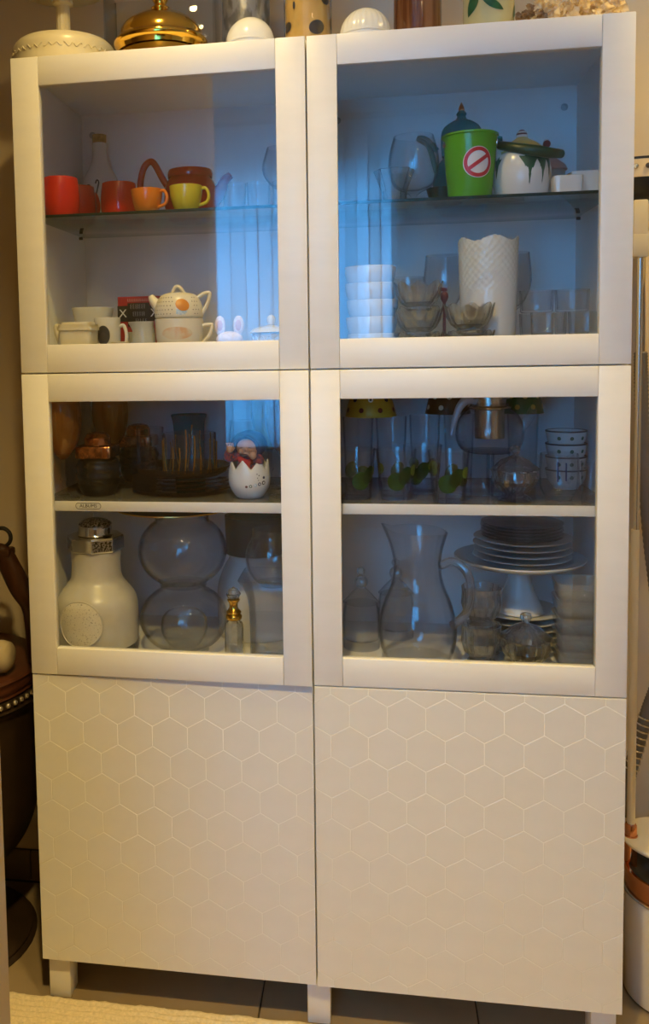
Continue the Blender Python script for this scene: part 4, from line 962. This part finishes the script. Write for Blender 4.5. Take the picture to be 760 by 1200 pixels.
t = vessel('glass_mug', 'clear rounded glass mug beside the crystal bowl', 'mug', (1.092, .105, SW), wall(prof([(0, 0), (.022, 0), (.027, .004), (.036, .020), (.039, .045), (.037, .092)], 4), .002, .008), G)
handle(t, G, .036, .03, .08, .018, 2.4, .004)
MB().decal(lambda z: .0388, -.25, .060, [(-.0015, -.02), (.0015, -.02), (.0015, .02), (-.0015, .02)], .0006).build('blue_stripe', M['navy'], t)
MB().decal(lambda z: .0388, .15, .060, [(-.0015, -.018), (.0015, -.018), (.0015, .018), (-.0015, .018)], .0006).build('blue_stripe', M['navy'], t)
single('shot_glass', 'narrow clear glass at the far end of the shelf', 'glass', (1.146, .078, SW), MB().lathe(tumbler_pr(.016, .0185, .080, .0018, .014), 28), G)
RB = prof([(0, 0), (.024, 0), (.026, .004), (.037, .018), (.0425, .042)], 4)
for k in range(4):
    t = vessel('rimmed_bowl', ('lowest', 'second lowest', 'third', 'topmost')[k]+' white bowl with dark rim at the shelf end', 'bowl', (1.133, .245, SW+.0278*k), wall(RB, .0022, .004), M['ceramic'], 'stacked white bowls with dark rims')
    MB().lathe([(.0425, .0405), (.0432, .0412), (.0428, .0435), (.0410, .0438), (.0405, .0425)], 40).build('rim_line', M['stone'], t)
    R = rprof(RB)
    for th in (-.55, .1, .75): MB().decal(R, th, .028, circ(.0042, 12), .0006, 2).build('leaf_motif', M['leafgreen'], t)

# ------------------------------------------------------------------ middle cabinet, lower level, jug side
def stopper_jar(label, x, y):
    t = thing('stopper_jar', label, 'jar', (x, y, SB), 0, 'clear jars with ball stoppers')
    MB().lathe(wall(prof([(0, 0), (.036, 0), (.040, .004), (.041, .06), (.039, .085), (.036, .100)], 3), .0022, .008), 40, fn=lambda th, r, z: (r*(1+.012*math.cos(20*th)), z) if r > 0 else (0, z)).build('body', M['glass2'], t)
    s_ = MB().lathe(prof([(0, .101), (.038, .101), (.036, .106), (.024, .120), (.014, .130), (.008, .136)], 3), 36).build('lid', M['glass2'], t)
    MB().ball((0, 0, .148), .015, 20, 12).build('stopper_ball', M['crystal'], s_); MB().ball((0, 0, .172), .0095, 16, 10).build('stopper_ball', M['crystal'], s_)
stopper_jar('clear jar with double ball stopper by the door edge', .694, .215)
stopper_jar('clear jar with double ball stopper behind the glass jug', .772, .300)
t = thing('glass_jug', 'big clear glass jug with a looped handle', 'jug', (.812, .112, SB))
GJ = prof([(.050, 0), (.058, .004), (.073, .028), (.0800, .062), (.0785, .098), (.068, .138), (.0545, .172), (.0485, .205), (.0510, .245), (.0620, .288)], 5)
def spout(th, r, z):
    if r <= 0: return 0, z
    if z > .215:
        q = min(1, (z-.215)/.073); d = math.exp(-((th-1.5*PI)/.42)**2)
        return r*(1+.20*q*d), z+.012*q*d-.006*q*math.exp(-((th-.5*PI)/.8)**2)
    return r, z
MB().lathe([(0, 0)]+GJ+[(r-.0024, z) for r, z in reversed(GJ) if z > .012]+[(0, .012)], 72, fn=spout).build('body', M['glass2'], t)
MB().tube(cr([(.046, -.010, .215), (.072, -.020, .226), (.098, -.030, .205), (.106, -.032, .165), (.098, -.030, .125), (.076, -.022, .098), (.069, -.018, .092)], 7), .0088, 14).build('handle', M['solidglass'], t)
def cut_cup(label, x, y, z):
    def fn(th, r, z_): return (r*(1+.05*abs(math.cos(6*th))*(z_ > .012)+.02*math.cos(12*th+z_*260)), z_) if r > 0 else (0, z_)
    single('cut_glass_cup', label, 'cup', (x, y, z), MB().lathe([(0, 0), (.027, 0), (.029, .003), (.024, .010), (.034, .022), (.040, .045), (.038, .070), (.040, .080), (.0375, .080), (.035, .068), (.036, .045), (.028, .024), (.012, .018), (0, .018)], 72, fn=fn), M['crystal'], 'cut glass cups', smooth=14)
cut_cup('lower cut glass cup of the pair beside the jug handle', .946, .146, SB)
cut_cup('upper cut glass cup of the pair beside the jug handle', .946, .146, SB+.0808)
crystal_bowl('lidded cut crystal bowl under the white cake stand', (1.028, .098, SB), 1.10)
PLW = [(0, 0), (.052, 0), (.056, .003), (.090, .011), (.0915, .0125), (.089, .0130), (.056, .0062), (0, .0060)]
for k in range(6):
    single('side_plate', ('lowest', 'second lowest', 'third lowest', 'third highest', 'second highest', 'highest')[k]+' white plate in the stack beneath the cake stand', 'plate', (1.038, .252, SB+.0148*k), MB().lathe(PLW, 48), M['ceramic'], 'white plates beneath the cake stand')
CZ = SB+.0148*5+.0078
t = thing('white_cake_stand', 'white pedestal cake stand carrying stacked plates', 'cake stand', (1.038, .250, CZ))
MB().lathe(prof([(0, 0), (.049, 0), (.051, .004), (.047, .016), (.036, .040), (.026, .068), (.023, .092), (.030, .104), (0, .106)], 5), 48).build('pedestal', M['ceramic'], t)
MB().lathe(prof([(0, .1065), (.10, .1065), (.133, .116), (.139, .121), (.138, .1235), (.133, .1215), (.10, .1130), (0, .1125)], 3), 72).build('plate', M['ceramic'], t)
mb = MB().lathe([(.112, .1158), (.1135, .1168), (.1125, .1172)], 64).build('plate_ring', M['grey'], t)
PZ = CZ+.1132
PLD = [(0, 0), (.058, 0), (.064, .003), (.102, .0115), (.104, .0130), (.1015, .0138), (.064, .0066), (0, .0064)]
for k in range(4):
    single('dinner_plate', ('lowest', 'second lowest', 'second highest', 'highest')[k]+' white plate stacked on the cake stand', 'plate', (1.043+.0015*(k % 2), .250, PZ+.0135*k), MB().lathe(PLD, 56), M['ceramic'], 'white plates on the cake stand')
GZ = PZ+.0135*3+.0072
PG = [(0, 0), (.058, 0), (.062, .002), (.085, .0085), (.0865, .010), (.084, .0102), (.061, .0050), (0, .0045)]
for k in range(5):
    single('glass_plate', ('lowest', 'second lowest', 'middle', 'second highest', 'highest')[k]+' clear glass plate on top of the white plates', 'plate', (1.043-.0015*(k % 2), .250, GZ+.0072*k), MB().lathe(PG, 48, fn=lambda th, r, z: (r*(1+.012*math.cos(24*th)*(r > .07)), z) if r > 0 else (0, z)), M['plateglass'], 'glass plates on the cake stand')
for k in range(5):
    single('square_glass_bowl', ordn[k]+' square milky glass bowl in the stack by the cabinet side', 'bowl', (1.130, .112, SB+.0345*k), MB().lathe(wall(prof([(0, 0), (.028, 0), (.031, .003), (.040, .02), (.0455, .050)], 3), .0028, .006), 48, fn=lambda th, r, z: squarish(5)(th, r, z) if r > 0 else (0, z)), M['frost'], 'stacked square glass bowls')

# ------------------------------------------------------------------ beside the cabinet
# tub chair on the open side
t = thing('tub_chair', 'dark barrel chair on a pedestal beside the cabinet', 'chair', (-.315, .185, 0))
MB().lathe(prof([(0, 0), (.20, 0), (.205, .010), (.19, .022), (.06, .035), (.04, .06), (.038, .18), (.05, .215), (0, .22)], 4), 48).build('pedestal', M['leather'], t)
MB().lathe(prof([(0, .19), (.10, .195), (.18, .235), (.225, .32), (.242, .45), (.245, .60), (.24, .622), (0, .622)], 5), 56).build('tub', M['leather'], t)
MB().lathe(prof([(0, .642), (.22, .642), (.243, .652), (.246, .672), (.225, .690), (0, .692)], 4), 56).build('seat', M['seat'], t)
tr_ = MB().lathe([(.236, .624), (.247, .624), (.247, .641), (.236, .641)], 56).build('trim_band', M['leather'], t)
mb = MB()
for k in range(72):
    a = 2*PI*k/72; mb.ball((math.sin(a)*.2475, -math.cos(a)*.2475, .6325), .0068, 8, 6)
o = mb.build('rhinestone_trim', M['stud'], tr_); o['kind'] = 'stuff'
MB().tube(cr([(.135, .02, .955), (.170, .02, .950), (.190, .02, .915), (.212, .02, .870), (.238, .02, .830), (.244, .02, .780), (.244, .02, .69)], 6), [.015+.006*math.sin(PI*i/36) for i in range(37)], 14, flat=1.3).build('arm', M['wood'], t)
MB().tube(cr([(-.135, .02, .955), (-.170, .02, .950), (-.190, .02, .915), (-.212, .02, .870), (-.238, .02, .830), (-.244, .02, .780), (-.244, .02, .69)], 6), [.015+.006*math.sin(PI*i/36) for i in range(37)], 14, flat=1.3).build('arm', M['wood'], t)
MB().box(-.18, .195, .0, .045, .944, .964, .006).build('top_rail', M['wood'], t)
MB().tube([(.170+.022*math.sin(a), .022, .989+.022*math.cos(a)) for a in [2*PI*k/32 for k in range(33)]], .0048, 10, False).build('iron_ring', M['iron'], t)
t = thing('rolled_towel', 'rolled cream towel lying on the tub chair seat', 'towel', (-.195, .12, .6945))
mb = MB(); sp = []
mb.tube([(-.13, 0, .037), (-.127, 0, .037), (-.12, 0, .037), (0, 0, .038), (.078, 0, .037), (.092, 0, .036), (.100, 0, .035), (.104, 0, .035)], [.020, .030, .036, .037, .037, .034, .026, .012], 24, flat=1.0)
mb.build('roll', M['towel'], t)
mb = MB().tube([(-.02+.0045*0, math.cos(a)*.0375, .038+math.sin(a)*.0375) for a in [2*PI*k/40 for k in range(41)]], .0016, 6, False).tube([(-.008, math.cos(a)*.0375, .038+math.sin(a)*.0375) for a in [2*PI*k/40 for k in range(41)]], .0012, 6, False)
mb.build('dark_stripe', M['stone'], t)
# steam mop with its hose, and what hangs on the wall
t = thing('steam_mop', 'white and copper steam cleaner with a tall metal pole', 'steam cleaner', (1.365, .215, 0))
MB().lathe(prof([(0, .006), (.095, .006), (.104, .012), (.105, .03), (.105, .232), (.103, .236), (0, .236)], 3), 56).build('tank', M['tank'], t)
MB().lathe([(0, 0), (.098, 0), (.098, .006), (0, .006)], 48).build('foot_ring', M['smoke'], t)
MB().lathe([(.098, .236), (.1055, .236), (.107, .240), (.107, .278), (.104, .282), (.098, .282)], 56).build('copper_band', M['copper'], t)
MB().lathe(prof([(0, .262), (.06, .262), (.097, .280)], 3), 48).build('dark_well', M['smoke'], t)
MB().tube([(-.089, .03, .262), (-.089, .03, .34)], .014, 16).build('pole_socket', M['copper'], t)
MB().lathe([(0, .326), (.09, .326), (.094, .330), (.094, .334), (.09, .337), (0, .338)], 48, (-.012, .03, 0)).build('top_disc', M['tank'], t)
MB().tube([(-.089, .03, .338), (-.089, .03, .362), (-.089, .03, .366)], [.0125, .0125, .010], 18).build('ferrule', M['copper'], t)
MB().tube([(-.089, .03, .362), (-.089, .03, 1.02)], .0085, 16).build('lower_pole', M['goldpole'], t)
MB().tube([(-.087, .03, 1.0), (-.087, .03, 1.64)], .0062, 16).build('upper_pole', M['steel'], t)
MB().box(-.106, -.076, .012, .046, 1.60, 1.716, .004).build('handle_grip', M['plastic'], t)
MB().box(-.107, -.075, .010, .048, 1.598, 1.645, .003).build('grip_collar', M['plastic'], t)
hp_ = cr([(-.068, .085, 1.40), (-.066, .085, 1.32), (-.060, .085, 1.20), (-.047, .085, 1.02), (-.030, .085, .88), (-.016, .085, .78), (-.020, .085, .68), (-.042, .085, .60), (-.062, .085, .52), (-.080, .085, .44), (-.086, .07, .36)], 22)
MB().tube(hp_, [.0135+.0016*(i % 2) if i > 0 else .012 for i in range(len(hp_))], 12).build('hose', M['hose'], t, smooth=80)
o = MB()
for k in range(9):
    i = 158+k*4
    a, b = hp_[i], hp_[i+1]; o.tube([a, b], .0172, 12)
o.build('hose_cuff', M['silver'], t)
t = thing('hanging_basket', 'dark round basket with a cream beaded band on the wall', 'basket', (1.287, .31, 1.7180))
MB().lathe(prof([(0, .0), (.04, .004), (.065, .020), (.078, .045)], 4), 48).build('bowl', M['iron'], t)
MB().lathe([(.074, .0455), (.079, .0455), (.080, .082), (.074, .082)], 56).build('band', M['cloth'], t)
MB().lathe([(.073, .0822), (.0805, .0822), (.0805, .087), (.073, .087)], 56).build('rim', M['iron'], t)
for k in range(22):
    a = 2*PI*k/22; MB().ball((math.sin(a)*.0812, -math.cos(a)*.0812, .067), .0056, 10, 8).build('bead', M['silver'] if k % 2 else M['stone'], t)
MB().box(-.02, .02, .06, .134, .03, .08, .003).build('wall_bracket', M['iron'], t)
t = thing('hanging_cloth', 'cream cloth hanging beneath the beaded basket', 'cloth', (1.39, .385, 0))
mb = MB(); nx, nz = 24, 20
for j in range(nz+1):
    z = 1.692-.62*j/nz
    for i in range(nx+1):
        q = i/nx; mb.v.append((-.062+.004*j/nz*8*math.sin(j*.3)*.2+.16*q, .018*math.sin(q*14+.4*math.sin(j*.35)), z))
n0 = len(mb.v); mb.v += [(x_, y_+.003, z_) for x_, y_, z_ in mb.v]
for j in range(nz):
    for i in range(nx):
        a = j*(nx+1)+i; mb.f.append((a, a+1, a+nx+2, a+nx+1)); mb.f.append((n0+a, n0+a+nx+1, n0+a+nx+2, n0+a+1))
mb.build('drape', M['cloth'], t, smooth=80)
MB().tube([(.0, .0, 1.685), (.0, .055, 1.685)], .005, 10).build('hook', M['iron'], t)
single('power_cord', 'thin cream cord looping beside the metal pole', 'cord', (1.30, .27, 0), MB().tube(cr([(-.028, .0, 1.66), (-.004, .0, 1.662), (.012, .0, 1.65), (.022, .0, 1.60), (.026, .01, 1.50), (.020, .02, 1.40), (.014, .02, 1.34), (.022, .02, 1.26), (.040, .02, 1.18), (.070, .03, 1.10)], 8), .0035, 10), M['plastic'])
# rug
mb = MB(); RX0, RX1, RY0, RY1 = -.10, 1.35, -1.35, .012; nr = 86; ncol = 110
rnd = random.Random(11)
for j in range(nr*3+1):
    y = RY1+(RY0-RY1)*j/(nr*3); ph = j % 3
    for i in range(ncol+1):
        x_ = RX0+(RX1-RX0)*i/ncol
        mb.v.append((x_, y+.0022*math.sin(x_*60+rnd.uniform(-.4, .4)), .0055+(.0045 if ph == 1 else (.004 if ph == 2 else 0))+rnd.uniform(-.0006, .0006)+.0012*math.sin(x_*240+j)))
for j in range(nr*3):
    for i in range(ncol): a = j*(ncol+1)+i; mb.f.append((a, a+ncol+1, a+ncol+2, a+1))
t = thing('woven_rug', 'cream ribbed rug on the floor before the cabinet', 'rug', (0, 0, 0))
mb.build('pile', M['rug'], t, smooth=60)
MB().box(RX0, RX1, RY0, RY1, .0005, .0050).build('backing', M['rug'], t)
